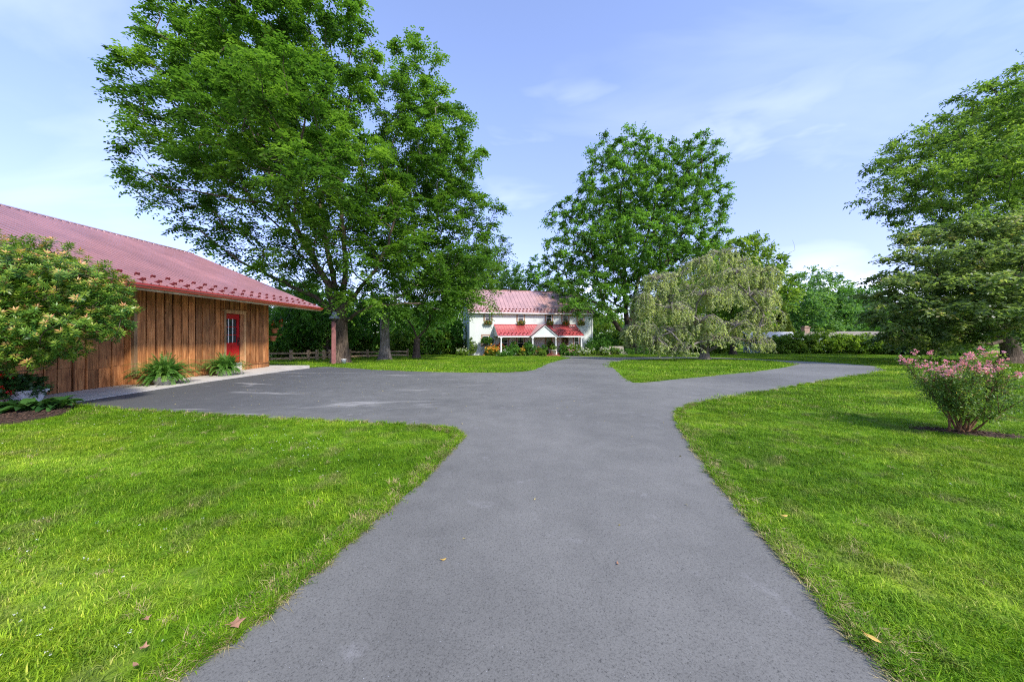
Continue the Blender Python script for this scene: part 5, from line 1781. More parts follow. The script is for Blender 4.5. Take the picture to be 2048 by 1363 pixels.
for i, (u, v, w_, h_, nm, lb, lf, fl) in enumerate(garden):
    p = hw(u, v, 0)
    z0 = g1(p[0], p[1])
    p[2] = z0
    if nm == 'standard_shrub':
        lobes_ = [(p[0], p[1], z0 + 1.75, 0.78, 0.55, 0.36)]
    elif nm == 'climbing_rose':
        lobes_ = [(p[0], p[1], z0 + 0.6, 0.36, 0.25, 0.5), (p[0] + 0.05, p[1], z0 + 1.5, 0.25, 0.2, 0.6), (p[0] + 0.45, p[1], z0 + 0.9, 0.22, 0.2, 0.7)]
    else:
        lobes_ = [(p[0], p[1], z0 + 0.5 * h_, w_ / 2, w_ * 0.4, h_ * 0.5), (p[0] - 0.2 * w_, p[1], z0 + 0.35 * h_, w_ * 0.3, w_ * 0.3, h_ * 0.35), (p[0] + 0.22 * w_, p[1], z0 + 0.4 * h_, w_ * 0.3, w_ * 0.3, h_ * 0.38)]
    cr = 0.15 + 0.07 * w_
    n_ = int(min(90, 26 + 22 * w_ * h_))
    shrub(nm, lb, 'bush' if 'bush' in nm or nm == 'standard_shrub' else 'plant', p, lobes_, n_, cr * 0.75, cr, 46, 0.10 + 0.02 * w_, 0.055 + 0.012 * w_, lf, 200 + i, None, 'bark_brown', fl)

# flower bed soil
bed = [hw(u, v) for u, v in ((-0.4, 0.0), (-0.3, -1.3), (1.2, -2.9), (3.4, -4.3), (5.5, -4.2), (7.1, -4.4), (8.2, -4.45), (8.3, -3.0), (8.3, 0))]
bed2 = [hw(u, v) for u, v in ((9.6, 0), (9.6, -3.4), (10.3, -4.35), (12.5, -4.5), (14.5, -4.3), (17.6, -3.0), (17.8, -0.8), (15.6, 0))]
for b__, lb in ((bed, 'dark soil of the flower bed left of the porch entrance'), (bed2, 'dark soil of the flower bed right of the porch entrance')):
    k = MB()
    cx_ = np.mean(b__, 0)
    n_ = len(b__)
    vs = [(q[0], q[1], g1(q[0], q[1]) + 0.02) for q in b__] + [(q[0], q[1], g1(q[0], q[1]) - 0.1) for q in b__] + [(cx_[0], cx_[1], g1(cx_[0], cx_[1]) + 0.10)]
    k.add(vs, [(i, (i + 1) % n_, 2 * n_) for i in range(n_)] + [(n_ + i, n_ + (i + 1) % n_, (i + 1) % n_, i) for i in range(n_)])
    tag(k.build('flower_bed', M['soil']), lb, None, None, 'structure')

# window boxes: trough, foliage, blooms
desc = ['first window box from the left with green trailing plants', 'window box under the second upper window, right above the porch roof', 'window box of mixed flowers under the middle upper window',
        'window box under the fourth upper window, greenest of the row', 'window box with rusty red flowers under the rightmost upper window']
for i, u in enumerate(WU):
    o_ = hw(u, -0.2, 3.66)
    r_ = np.random.default_rng(300 + i)
    root = empty('flower_box', o_, HTH, desc[i], 'flower box', 'flower boxes under the upper windows of the house')
    k = MB()
    k.hexa([(-0.46, -0.10, -0.02), (0.46, -0.10, -0.02), (0.46, 0.09, -0.02), (-0.46, 0.09, -0.02), (-0.5, -0.14, 0.2), (0.5, -0.14, 0.2), (0.5, 0.10, 0.2), (-0.5, 0.10, 0.2)])
    k.build('trough', M['window_box'], root)
    C, out, _ = sample_lobes([(0, -0.06, 0.30, 0.50, 0.16, 0.19), (0, -0.14, 0.16, 0.46, 0.08, 0.12)], 44, 0.09, r_)
    V, Q_, tn = spray_leaves(C, out, np.full(len(C), 0.12), 26, 'simple', 0.08, 0.05, r_)
    link_mesh('foliage', np_mesh('foliage', V, Q_, tn), M['leaf_yellowgreen'], root)
    pk = C[r_.choice(len(C), 14)] + np.array((0, -0.08, 0.06))
    V, Q_, tn = blossoms(pk, 0.10, 10, r_)
    link_mesh('blossom', np_mesh('blossom', V, Q_, tn), M['petal_orange' if i != 3 else 'petal_red'], root)['kind'] = 'stuff'

# things on the porch
for i, (px, dz, lb) in enumerate(((1029, 1.35, 'hanging basket of ferns in the left porch bay'), (1057, 1.25, 'hanging basket of long fern fronds left of the entrance gable'), (1101, 1.3, 'dark hanging basket inside the entrance gable'))):
    u = u_porch(px, 1.9)
    o_ = hw(u, -1.9, dz)
    r_ = np.random.default_rng(320 + i)
    root = empty('hanging_basket', o_, HTH, lb, 'hanging plant', 'hanging plants on the porch')
    k = MB(); k.lathe((0, 0, 0), [(0.0, 0.0), (0.12, 0.0), (0.18, 0.18), (0.16, 0.18), (0.0, 0.15)], 12); k.build('basket', M['terracotta'], root)
    k = MB(); k.tube([(0.16, 0, 0.17), (0, 0, 0.6)], 0.006, 4); k.tube([(-0.16, 0, 0.17), (0, 0, 0.6)], 0.006, 4); k.tube([(0, 0, 0.6), (0, 0, PZ0 - 0.06 - dz)], 0.006, 4); k.build('hanger', M['black_metal'], root)
    C, out, _ = sample_lobes([(0, 0, 0.2, 0.38, 0.38, 0.26), (0, 0, -0.05, 0.42, 0.42, 0.28)], 36, 0.13, r_)
    V, Q_, tn = spray_leaves(C, out, np.full(len(C), 0.16), 30, 'simple', 0.16, 0.045, r_, 0, 0.6)
    link_mesh('foliage', np_mesh('foliage', V, Q_, tn), M['leaf_fern' if i != 2 else 'leaf_shrub'], root)
# wreath on the second door
u = u_front(1130)
root = empty('wreath', hw(u, -0.11, PF + 1.5), HTH, 'round leafy wreath hanging on the brown porch door', 'wreath')
r_ = np.random.default_rng(333)
a_ = r_.random(160) * 6.283
C = np.stack([0.27 * np.cos(a_), r_.normal(0, 0.02, 160), 0.27 * np.sin(a_)], 1)
V, Q_, tn = spray_leaves(C, unit(C), np.full(160, 0.09), 9, 'simple', 0.09, 0.035, r_, 0, 0)
k = MB(); k.tube([(0.27 * math.cos(t_), 0.0, 0.27 * math.sin(t_)) for t_ in np.linspace(0, 6.283, 20)], 0.03, 6); k.build('ring', M['bark_brown'], root)
link_mesh('foliage', np_mesh('foliage', V, Q_, tn), M['leaf_katsura'], root)
# large clay planter by the right entrance column
o_ = hw(u_porch(1107, 3.3), -3.35, 0.15)
root = empty('planter_pot', o_, HTH, 'large pale tapered pot with plants beside the right entrance column', 'planter')
k = MB(); k.lathe((0, 0, 0), [(0.0, 0.0), (0.22, 0.0), (0.33, 0.55), (0.36, 0.56), (0.36, 0.62), (0.30, 0.62), (0.28, 0.5), (0, 0.5)], 16); k.build('pot', M['pot_white'], root)
C, out, _ = sample_lobes([(0, 0, 0.82, 0.36, 0.36, 0.25)], 26, 0.14, np.random.default_rng(7))
V, Q_, tn = spray_leaves(C, out, np.full(len(C), 0.18), 30, 'simple', 0.12, 0.06, np.random.default_rng(8))
link_mesh('foliage', np_mesh('foliage', V, Q_, tn), M['leaf_yellowgreen'], root)
# bench with cushion and a small table on the porch
o_ = hw(9.0, -0.55, PF)
root = empty('porch_bench', o_, HTH, 'white slatted bench against the wall inside the porch entrance', 'bench')
for x_ in (-0.6, 0.56):
    for y_ in (-0.2, 0.16):
        k = MB(); k.box(x_, y_, -0.02, x_ + 0.05, y_ + 0.05, 0.42 if y_ < 0 else 0.85); k.build('leg', M['white_paint'], root)
k = MB(); k.box(-0.62, -0.22, 0.42, 0.63, 0.22, 0.46); k.build('seat', M['white_paint'], root)
for i in range(3):
    k = MB(); k.box(-0.62, 0.165, 0.54 + i * 0.11, 0.63, 0.19, 0.62 + i * 0.11); k.build('slat', M['white_paint'], root)

# ------------------------------------------------------------------ garden steps, low wall, railing, hedge, shed
b_ = base_at(1236, 43.5)
root = empty('garden_steps', b_, R(4), 'pale stone steps leading up beside the big maple', 'steps')
for i in range(3):
    k = MB(); k.box(-1.3 + 0.05 * i, i * 0.5, -0.3, 1.3 - 0.05 * i, 2.2, 0.14 + 0.22 * i + 0.002); k.build('step', M['stone_grey'], root)
k = MB(); k.box(-1.5, 2.205, -0.3, 1.6, 2.6, 0.98); k.build('wall_block', M['stone_grey'], root)
b_ = base_at(1303, 50)
root = empty('garden_railing', b_, 0, 'short white post with a top rail behind the low hedge', 'railing')
k = MB(); k.box(-0.05, -0.05, -0.1, 0.05, 0.05, 1.75); k.build('post', M['white_paint'], root)
k = MB(); k.box(-0.08, -0.04, 1.752, 0.52, 0.04, 1.83); k.build('rail', M['white_paint'], root)

b_ = base_at(1270, 42)
shrub('low_hedge', 'low clipped dark hedge at the foot of the maple trunk', 'hedge', b_, [(b_[0] - 1.2, b_[1], b_[2] + 0.4, 1.1, 0.5, 0.42), (b_[0] + 0.6, b_[1], b_[2] + 0.4, 1.2, 0.5, 0.42), (b_[0] + 2.4, b_[1], b_[2] + 0.38, 1.2, 0.5, 0.4)], 90, 0.26, 0.28, 60, 0.11, 0.05, 'leaf_shrub', 401)
for i, (px, Y, w_, h_, lb, lf) in enumerate(((1350, 47, 3.5, 2.2, 'loose yellow-green bush under the left side of the weeping tree', 'leaf_yellowgreen'), (1400, 48, 3.6, 2.0, 'green bush directly behind the weeping tree trunk', 'leaf_yellowgreen'),
                                             (1440, 48, 3.6, 2.3, 'green bush between the weeping tree trunk and the dark trunk to its right', 'leaf_yellowgreen'), (1310, 48, 3.4, 2.4, 'yellowish bush behind the low clipped hedge', 'leaf_yellowgreen'),
                                             (1230, 56, 5, 3.2, 'bright leafy bush behind the garden steps', 'leaf_yellowgreen'), (1205, 54, 4.0, 2.6, 'green bush showing between house corner and steps', 'leaf_shrub'))):
    b_ = base_at(px, Y)
    shrub('garden_bush', lb, 'bush', b_, [(b_[0], b_[1], b_[2] + h_ * 0.5, w_ / 2, w_ * 0.35, h_ * 0.5), (b_[0] - w_ * 0.3, b_[1], b_[2] + h_ * 0.35, w_ * 0.3, w_ * 0.25, h_ * 0.36), (b_[0] + w_ * 0.3, b_[1], b_[2] + h_ * 0.4, w_ * 0.3, w_ * 0.25, h_ * 0.4)], 90, 0.42, 0.48, 60, 0.24, 0.12, lf, 410 + i)

for i, (px, Y, w_, h_, lb, lf) in enumerate(((548, 33, 3.4, 2.6, 'bushy shrub seen just past the far corner of the barn', 'leaf_yellowgreen'), (590, 35, 4.2, 3.2, 'leafy shrub behind the bend of the rail fence', 'leaf_yellowgreen'), (632, 36, 4.0, 3.4, 'dense shrub behind the fence left of the bell post', 'leaf_yellowgreen'),
                                             (705, 38, 4.0, 3.2, 'shrub behind the fence just right of the largest trunk', 'leaf_yellowgreen'), (738, 40, 4.4, 3.4, 'shrub filling the gap left of the pale trunk', 'leaf_yellowgreen'), (795, 42, 4.4, 3.0, 'shrub between the pale trunk and the small forked tree', 'leaf_yellowgreen'),
                                             (870, 45, 5.0, 3.4, 'wide shrub right of the small forked tree', 'leaf_yellowgreen'), (905, 46, 3.4, 2.8, 'bright shrub close to the left wall of the house', 'leaf_yellowgreen'))):
    b_ = base_at(px, Y)
    shrub('understory_shrub', lb, 'bush', b_, [(b_[0], b_[1], b_[2] + h_ * 0.5, w_ / 2, w_ * 0.35, h_ * 0.5), (b_[0] - w_ * 0.3, b_[1], b_[2] + h_ * 0.35, w_ * 0.32, w_ * 0.25, h_ * 0.36), (b_[0] + w_ * 0.3, b_[1], b_[2] + h_ * 0.4, w_ * 0.32, w_ * 0.25, h_ * 0.4)], 110, 0.42, 0.5, 70, 0.22, 0.12, lf, 470 + i)

hedge_specs = [(1560, 47, 30, 26, 'leftmost bush of the long hedge, right of the white shed'), (1600, 47, 34, 30, 'hedge bush second from the shed'), (1645, 47, 36, 34, 'tallest hedge bush, below the chimney'),
               (1692, 46, 36, 28, 'hedge bush right of the one below the chimney'), (1735, 45, 36, 28, 'hedge bush partly shaded by the layered tree'), (1780, 44, 40, 32, 'hedge bush deep under the layered tree with pale flowers'), (1840, 42, 46, 34, 'darkest hedge bush beneath the layered tree'), (1910, 40, 50, 36, 'rightmost hedge bush behind the pink flowering shrub')]
for i, (px, Y, rx, hpx, lb) in enumerate(hedge_specs):
    b_ = base_at(px, Y)
    sx_ = rx / F * Y
    h_ = hpx / F * Y * 1.36
    ll = [(b_[0], b_[1], b_[2] + h_ * 0.55, sx_ * 0.8, 1.3, h_ * 0.5), (b_[0] - sx_ * 0.55, b_[1] - 0.2, b_[2] + h_ * 0.40, sx_ * 0.6, 1.2, h_ * 0.42), (b_[0] + sx_ * 0.55, b_[1] - 0.2, b_[2] + h_ * 0.42, sx_ * 0.6, 1.2, h_ * 0.44), (b_[0], b_[1] - 0.5, b_[2] + h_ * 0.25, sx_ * 0.9, 1.0, h_ * 0.3)]
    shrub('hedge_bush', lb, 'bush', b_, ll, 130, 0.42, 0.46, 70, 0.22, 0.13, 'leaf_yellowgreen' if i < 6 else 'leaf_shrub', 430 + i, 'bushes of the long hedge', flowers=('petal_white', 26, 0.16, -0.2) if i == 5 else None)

# white framed potting shed with a weathered metal roof
b_ = base_at(1518, 50)
root = empty('potting_shed', b_, R(-6), 'small white framed shed with glazed front and weathered pale roof beside the hedge', 'shed')
k = MB(); k.box(-1.0, 2.0, -0.1, 4.6, 2.1, 2.3); k.build('wall', M['shed_paint'], root)
k = MB(); k.box(1.9, 0.05, -0.1, 4.6, 0.15, 1.9); k.build('wall', M['shed_paint'], root)
xs_ = [-1.0, -0.35, 0.3, 0.95, 1.6]
for i, x_ in enumerate(xs_ + [1.86]):
    k = MB(); k.box(x_, 0, -0.1, x_ + 0.10, 0.10, 2.0); k.build('post', M['shed_paint'], root)
for z_ in (0.02, 0.95, 1.9):
    k = MB(); k.box(-1.0, -0.012, z_, 1.95, 0.09 if z_ == 1.9 else 0.05, z_ + 0.09); k.build('rail', M['shed_paint'], root)
for i in range(4):
    for z_ in (0.12, 1.05):
        k = MB(); k.box(xs_[i] + 0.11, 0.055, z_, xs_[i + 1] - 0.01, 0.07, z_ + 0.82); k.build('pane', M['glass_grey'], root)
k = MB()
k.hexa([(-1.1, -0.35, 2.0), (5.2, -0.35, 2.0), (5.2, 1.3, 2.95), (-1.6, 1.3, 2.95), (-1.1, -0.35, 2.05), (5.2, -0.35, 2.05), (5.2, 1.3, 3.0), (-1.6, 1.3, 3.0)])
k.build('roof', M['shed_roof'], root)
k = MB(); k.hexa([(-1.1, 2.9, 2.0), (5.2, 2.9, 2.0), (5.2, 1.31, 2.95), (-1.6, 1.31, 2.95), (-1.1, 2.9, 2.05), (5.2, 2.9, 2.05), (5.2, 1.31, 3.0), (-1.6, 1.31, 3.0)]); k.build('roof', M['shed_roof'], root)
# white garden chair by the shed
b_ = base_at(1501, 48.5)
root = empty('garden_chair', b_, R(20), 'small white garden chair in front of the shed', 'chair')
for x_ in (-0.24, 0.2):
    for y_ in (-0.24, 0.2):
        k = MB(); k.box(x_, y_, -0.02, x_ + 0.045, y_ + 0.045, 0.42); k.build('leg', M['white_paint'], root)
k = MB(); k.box(-0.26, -0.27, 0.42, 0.26, 0.26, 0.46); k.build('seat', M['white_paint'], root)
k = MB(); k.hexa([(-0.26, 0.22, 0.462), (0.26, 0.22, 0.462), (0.26, 0.26, 0.462), (-0.26, 0.26, 0.462), (-0.2, 0.34, 0.98), (0.2, 0.34, 0.98), (0.2, 0.38, 0.98), (-0.2, 0.38, 0.98)]); k.build('backrest', M['white_paint'], root)

# low outbuilding behind the hedge: only its roof and chimney show
b_ = base_at(1690, 56)
root = empty('outbuilding', b_, R(-3), 'long low outbuilding with tan roof and square chimney behind the hedge', 'building')
k = MB(); k.box(-8.0, 0, -0.3, 7.0, 5.0, 2.35); k.build('wall', M['stucco'], root)
k = MB(); k.hexa([(-8.4, -0.4, 2.35), (7.4, -0.4, 2.35), (7.4, 2.5, 3.05), (-8.4, 2.5, 3.05), (-8.4, -0.4, 2.43), (7.4, -0.4, 2.43), (7.4, 2.5, 3.13), (-8.4, 2.5, 3.13)]); k.build('roof', M['tan_roof'], root)
k = MB(); k.hexa([(-8.4, 5.4, 2.35), (7.4, 5.4, 2.35), (7.4, 2.51, 3.05), (-8.4, 2.51, 3.05), (-8.4, 5.4, 2.43), (7.4, 5.4, 2.43), (7.4, 2.51, 3.13), (-8.4, 2.51, 3.13)]); k.build('roof', M['tan_roof'], root)
cxx = (1631 - 1690) / F * 56
k = MB(); k.box(cxx - 0.42, 1.4, 2.5, cxx + 0.42, 2.2, 3.72); k.box(cxx - 0.5, 1.32, 3.722, cxx + 0.5, 2.28, 3.84); k.box(cxx - 0.3, 1.5, 3.842, cxx + 0.3, 2.1, 4.02); k.build('chimney', M['stone_trim'], root)

# ------------------------------------------------------------------ bell post, bucket, rail fence, hanging pots
b_ = base_at(667.5, 21.6)
root = empty('bell_post', b_, 0, 'pinkish wooden post carrying a grey cast bell beside the big tree trunk', 'post')
k = MB(); k.box(-0.09, -0.09, -0.3, 0.09, 0.09, 2.62); k.build('post', M['post_pink'], root)
k = MB()
k.lathe((0.06, 0, 2.80), [(0.30, 0.0), (0.31, 0.03), (0.24, 0.12), (0.17, 0.26), (0.13, 0.38), (0.07, 0.44), (0.0, 0.455)], 20)
k.lathe((0.06, 0, 2.80), [(0.30, 0.0), (0.22, 0.12), (0.12, 0.34), (0.0, 0.4)], 16)
k.build('bell', M['bell_grey'], root)
k = MB(); k.bar((-0.09, 0, 2.60), (-0.30, 0, 3.06), 0.035, 0.035); k.bar((-0.30, 0, 3.06), (0.06, 0, 3.29), 0.035, 0.035); k.bar((0.06, 0, 3.29), (0.40, 0, 3.0), 0.03, 0.03); k.bar((0.40, 0, 3.0), (0.1, 0, 2.58), 0.035, 0.035)
k.build('yoke', M['black_metal'], root)
k = MB(); k.tube([(0.06, 0, 3.2), (0.06, 0, 2.76)], [0.014, 0.03], 8); k.build('clapper', M['black_metal'], root)

b_ = base_at(687.5, 21.9)
root = empty('bucket', b_, 0, 'small white bucket with a dark band on the grass by the tree trunk', 'bucket')
k = MB(); k.lathe((0, 0, 0), [(0.0, 0.0), (0.115, 0.0), (0.145, 0.27), (0.155, 0.27), (0.155, 0.30), (0.138, 0.30), (0.11, 0.03), (0, 0.03)], 20); k.build('pail', M['white_paint'], root)
k = MB(); k.lathe((0, 0, 0), [(0.137, 0.16), (0.149, 0.27)], 20); k.build('band', M['bell_grey'], root)
k = MB(); k.tube([(0.15 * math.cos(t_), 0.15 * math.sin(t_) * 0.4 - 0.02, 0.28 + 0.03 * math.sin(t_)) for t_ in np.linspace(0, math.pi, 9)], 0.005, 5); k.build('handle', M['black_metal'], root)

# split-rail fence running behind the barn and the trees
fx_ = [(536, 25.2), (582, 26.5), (617, 27.4), (634, 28.0), (648, 29), (660, 30.5), (700, 31.5), (735, 33), (775, 35), (815, 37)]
fp = [np.array(base_at(px, Y)) for px, Y in fx_]
root = empty('rail_fence', fp[0], 0, 'weathered split-rail fence running behind the barn and the tree trunks', 'fence')
O_ = Vector(fp[0])
for p in fp:
    k = MB(O_); k.box(p[0] - 0.085, p[1] - 0.085, p[2] - 0.3, p[0] + 0.085, p[1] + 0.085, p[2] + 0.80 + 0.04 * rh.random()); k.build('post', M['fence_wood'], root)
for a_, c_ in zip(fp[:-1], fp[1:]):
    for z_ in (0.22, 0.58):
        k = MB(O_); k.bar((a_[0], a_[1] - 0.05, a_[2] + z_ + rh.uniform(-0.03, 0.03)), (c_[0], c_[1] - 0.05, c_[2] + z_ + rh.uniform(-0.03, 0.03)), 0.05, 0.15); k.build('rail', M['fence_wood'], root)

# clay pots hung in tiers under the barn's gable overhang
for i, (px, py, Y, s_, lb) in enumerate(((549.5, 661, 17.6, 1.0, 'upper terracotta pot hanging at the far corner of the barn'), (546, 677, 17.75, 1.0, 'lower terracotta pot hanging at the far corner of the barn'), (562, 651, 18.0, 0.55, 'small terracotta pot hanging highest beside the far barn corner'), (557, 669, 18.1, 0.7, 'tilted terracotta pot hanging between the upper and lower pots'))):
    p = at(px, py, Y)
    root = empty('hanging_pot', p - (0, 0, 0.12 * s_), 0, lb, 'flower pot', 'clay pots hanging under the barn overhang')
    k = MB(); k.lathe((0, 0, 0), [(a_ * s_, c_ * s_) for a_, c_ in ((0.0, 0.0), (0.10, 0.0), (0.15, 0.19), (0.18, 0.19), (0.185, 0.26), (0.155, 0.26), (0.14, 0.21), (0, 0.2))], 16); k.build('pot', M['terracotta'], root)
    if i == 3:
        root.rotation_euler = (0.1, 0.5, 0)
    zt = roof_z(max(p[0], RX)) - 0.08 - (p[2] - 0.12 * s_)
    k = MB(); k.tube([(0.15 * s_, 0, 0.22 * s_), (0, 0, 0.62), (0, 0, zt)], 0.006, 4); k.tube([(-0.15 * s_, 0, 0.22 * s_), (0, 0, 0.62)], 0.006, 4); k.build('hanger', M['black_metal'], root)
    r_ = np.random.default_rng(500 + i)
    C, out, _ = sample_lobes([(0, 0, 0.34 * s_, 0.26 * s_, 0.26 * s_, 0.2 * s_)], 20, 0.1 * s_, r_)
    V, Q_, tn = spray_leaves(C, out, np.full(len(C), 0.13 * s_), 20, 'simple', 0.10 * s_, 0.05 * s_, r_)
    link_mesh('foliage', np_mesh('foliage', V, Q_, tn), M['leaf_shrub'], root)
    if i in (0, 2):
        V, Q_, tn = blossoms(C[:5] + (0, 0, 0.1), 0.08, 8, r_)
        link_mesh('blossom', np_mesh('blossom', V, Q_, tn), M['petal_red'], root)

# ------------------------------------------------------------------ plants by the barn
# mulch bed
def mound(name, poly, h, mat, label):
    P_ = catmull(poly, 5)
    c_ = P_.mean(0)
    n_ = len(P_)
    k_ = MB()
    vs_ = []
    for f_, z_ in ((1.0, -0.02), (0.93, h * 0.6), (0.6, h), (0.25, h * 1.05)):
        for q in P_:
            x, y = c_ + (q - c_) * f_
            vs_.append((x, y, g1(x, y) + z_ + random.uniform(-0.008, 0.008)))
    vs_.append((c_[0], c_[1], g1(*c_) + h))
    fs_ = []
    for j in range(3):
        fs_ += [(j * n_ + i, j * n_ + (i + 1) % n_, (j + 1) * n_ + (i + 1) % n_, (j + 1) * n_ + i) for i in range(n_)]
    fs_ += [(3 * n_ + i, 3 * n_ + (i + 1) % n_, 4 * n_) for i in range(n_)]
    k_.add(vs_, fs_, True)
    return tag(k_.build(name, M[mat]), label, None, None, 'structure')


mound('mulch_bed', MULCH, 0.05, 'soil', 'dark mulch bed at the left below the big shrub')
myr_poly = [(MYR[0] + 0.66 * math.cos(t_) * 0.92 - 0.18 * math.sin(t_) * 0.39, MYR[1] - 0.66 * math.cos(t_) * 0.39 - 0.18 * math.sin(t_) * 0.92) for t_ in np.linspace(0, 6.283, 13)[:-1]][::-1]
mound('mulch_ring', myr_poly, 0.02, 'soil', 'thin strip of bare brown mulch under the pink flowering shrub')
# bark chips on the beds
r_ = np.random.default_rng(61)
q = np.stack([r_.uniform(-12.4, -8.7, 5200), r_.uniform(5.6, 7.8, 5200)], 1)
q = q[in_poly(q, catmull(MULCH, 5))]
q2 = np.stack([r_.uniform(6.5, 8.1, 2600), r_.uniform(5.1, 6.1, 2600)], 1)
q2 = q2[in_poly(q2, np.array(myr_poly))]
q = np.concatenate([q, q2])
P_ = np.stack([q[:, 0], q[:, 1], gz(q[:, 0], q[:, 1]) + np.where(q[:, 0] < 0, 0.052, 0.024)], 1)
D = unit(np.stack([r_.normal(size=len(q)), r_.normal(size=len(q)), r_.normal(0, 0.25, len(q))], 1))
V, Q_ = leaf_quads(P_, D, unit(np.array([0, 0, 1.0]) + r_.normal(size=P_.shape) * 0.5), r_.uniform(0.025, 0.07, len(q)), r_.uniform(0.008, 0.02, len(q)), 0.15)
tag(link_mesh('bark_chips', np_mesh('bark_chips', V, Q_), M['bark_chip']), 'loose bark chips on the mulch', 'mulch', None, 'stuff')

# pieris: rosettes of narrow leaves on a wide, leaning shrub
r_ = np.random.default_rng(71)
PB = np.array((-11.15, 7.1, 0.03))
pl = [(60, 560, 7.2, 110, 66), (160, 572, 7.2, 84, 58), (225, 600, 7.3, 44, 46), (40, 640, 6.9, 90, 60), (130, 650, 7.0, 80, 46), (200, 650, 7.3, 55, 36), (10, 708, 6.9, 74, 40), (75, 700, 7.1, 45, 28), (95, 505, 7.4, 52, 30), (60, 482, 7.3, 26, 16), (20, 515, 7.2, 60, 36),
      (180, 540, 7.4, 34, 18), (-80, 600, 6.8, 110, 130), (100, 600, 7.9, 110, 60), (235, 650, 7.35, 25, 26), (140, 700, 7.3, 40, 18), (245, 612, 7.25, 28, 22), (-40, 500, 7.2, 70, 50)]
lobes_ = [lobe(*q_) for q_ in pl]
C, out, _ = sample_lobes(lobes_, 2100, 0.098, r_, 0.5)
root = empty('pieris_shrub', PB, 0, 'large rounded shrub with orange-tipped leaf whorls in front of the barn', 'shrub')
tp = [PB + (0, 0, -0.1), PB + (0.05, 0, 0.5), PB + (0.02, 0, 1.0)]
Vb, Qb, nodes, rad = grow(tp, [0.09, 0.075, 0.07], C[r_.choice(len(C), 420, replace=False)] - np.array([0, 0, 0.05]), 0.5, 0.40, 0.004, r_)
Vt, Qt = trunk_mesh(tp, [0.09, 0.075, 0.07], r_, 10, 1.3)
link_mesh('trunk', np_mesh('trunk', np.concatenate([Vt, Vb]) - PB, np.concatenate([Qt, Qb + len(Vt)]), smooth=True), M['bark_brown'], root)
axis = unit(out * 0.55 + np.array([0, 0, 0.75]) + r_.normal(size=C.shape) * 0.25)
LPs, LDs, LNs, LTs, LLs = [], [], [], [], []
tipcol = np.where(r_.random(len(C)) < np.clip(0.16 + 0.14 * (out[:, 2] > 0.3), 0, 1), 1.0, 0.0)
for layer, (cnt, elev, dz, ln) in enumerate(((8, 0.05, -0.05, 0.105), (8, 0.35, -0.01, 0.10), (7, 0.75, 0.02, 0.085))):
    e1 = unit(np.cross(axis, np.array([0.3, 0.9, 0.1])))
    e2 = np.cross(axis, e1)
    a_ = (np.arange(cnt) / cnt * 6.283)[None] + r_.random((len(C), 1)) * 6.283 + r_.normal(0, 0.15, (len(C), cnt))
    rad3 = e1[:, None] * np.cos(a_)[..., None] + e2[:, None] * np.sin(a_)[..., None]
    d_ = unit(rad3 + axis[:, None] * (elev + r_.normal(0, 0.12, (len(C), cnt, 1))) + np.array([0, 0, -0.12]))
    P_ = C[:, None] + axis[:, None] * dz + rad3 * 0.008
    LPs.append(P_.reshape(-1, 3)); LDs.append(d_.reshape(-1, 3)); LNs.append(np.repeat(axis, cnt, 0))
    base_t = (0.12, 0.36, 0.52)[layer]
    tt = base_t + r_.normal(0, 0.07, (len(C), cnt)) + (r_.normal(0, 0.09, (len(C), 1)))
    if layer == 2:
        tt = np.where(tipcol[:, None] > 0, 0.84 + r_.normal(0, 0.08, (len(C), cnt)), tt)
    if layer == 1:
        tt = np.where(tipcol[:, None] > 0, 0.64 + r_.normal(0, 0.08, (len(C), cnt)), tt)
    LTs.append(np.clip(tt, 0, 1).ravel()); LLs.append((ln * r_.uniform(0.7, 1.15, (len(C), cnt))).ravel())
LL = np.concatenate(LLs)
V, Q_ = leaf_quads(np.concatenate(LPs), np.concatenate(LDs), np.concatenate(LNs), LL, LL * 0.31, 0.03)
link_mesh('crown', np_mesh('crown', V - PB, Q_, np.repeat(np.concatenate(LTs), 4)), M['leaf_pieris'], root)


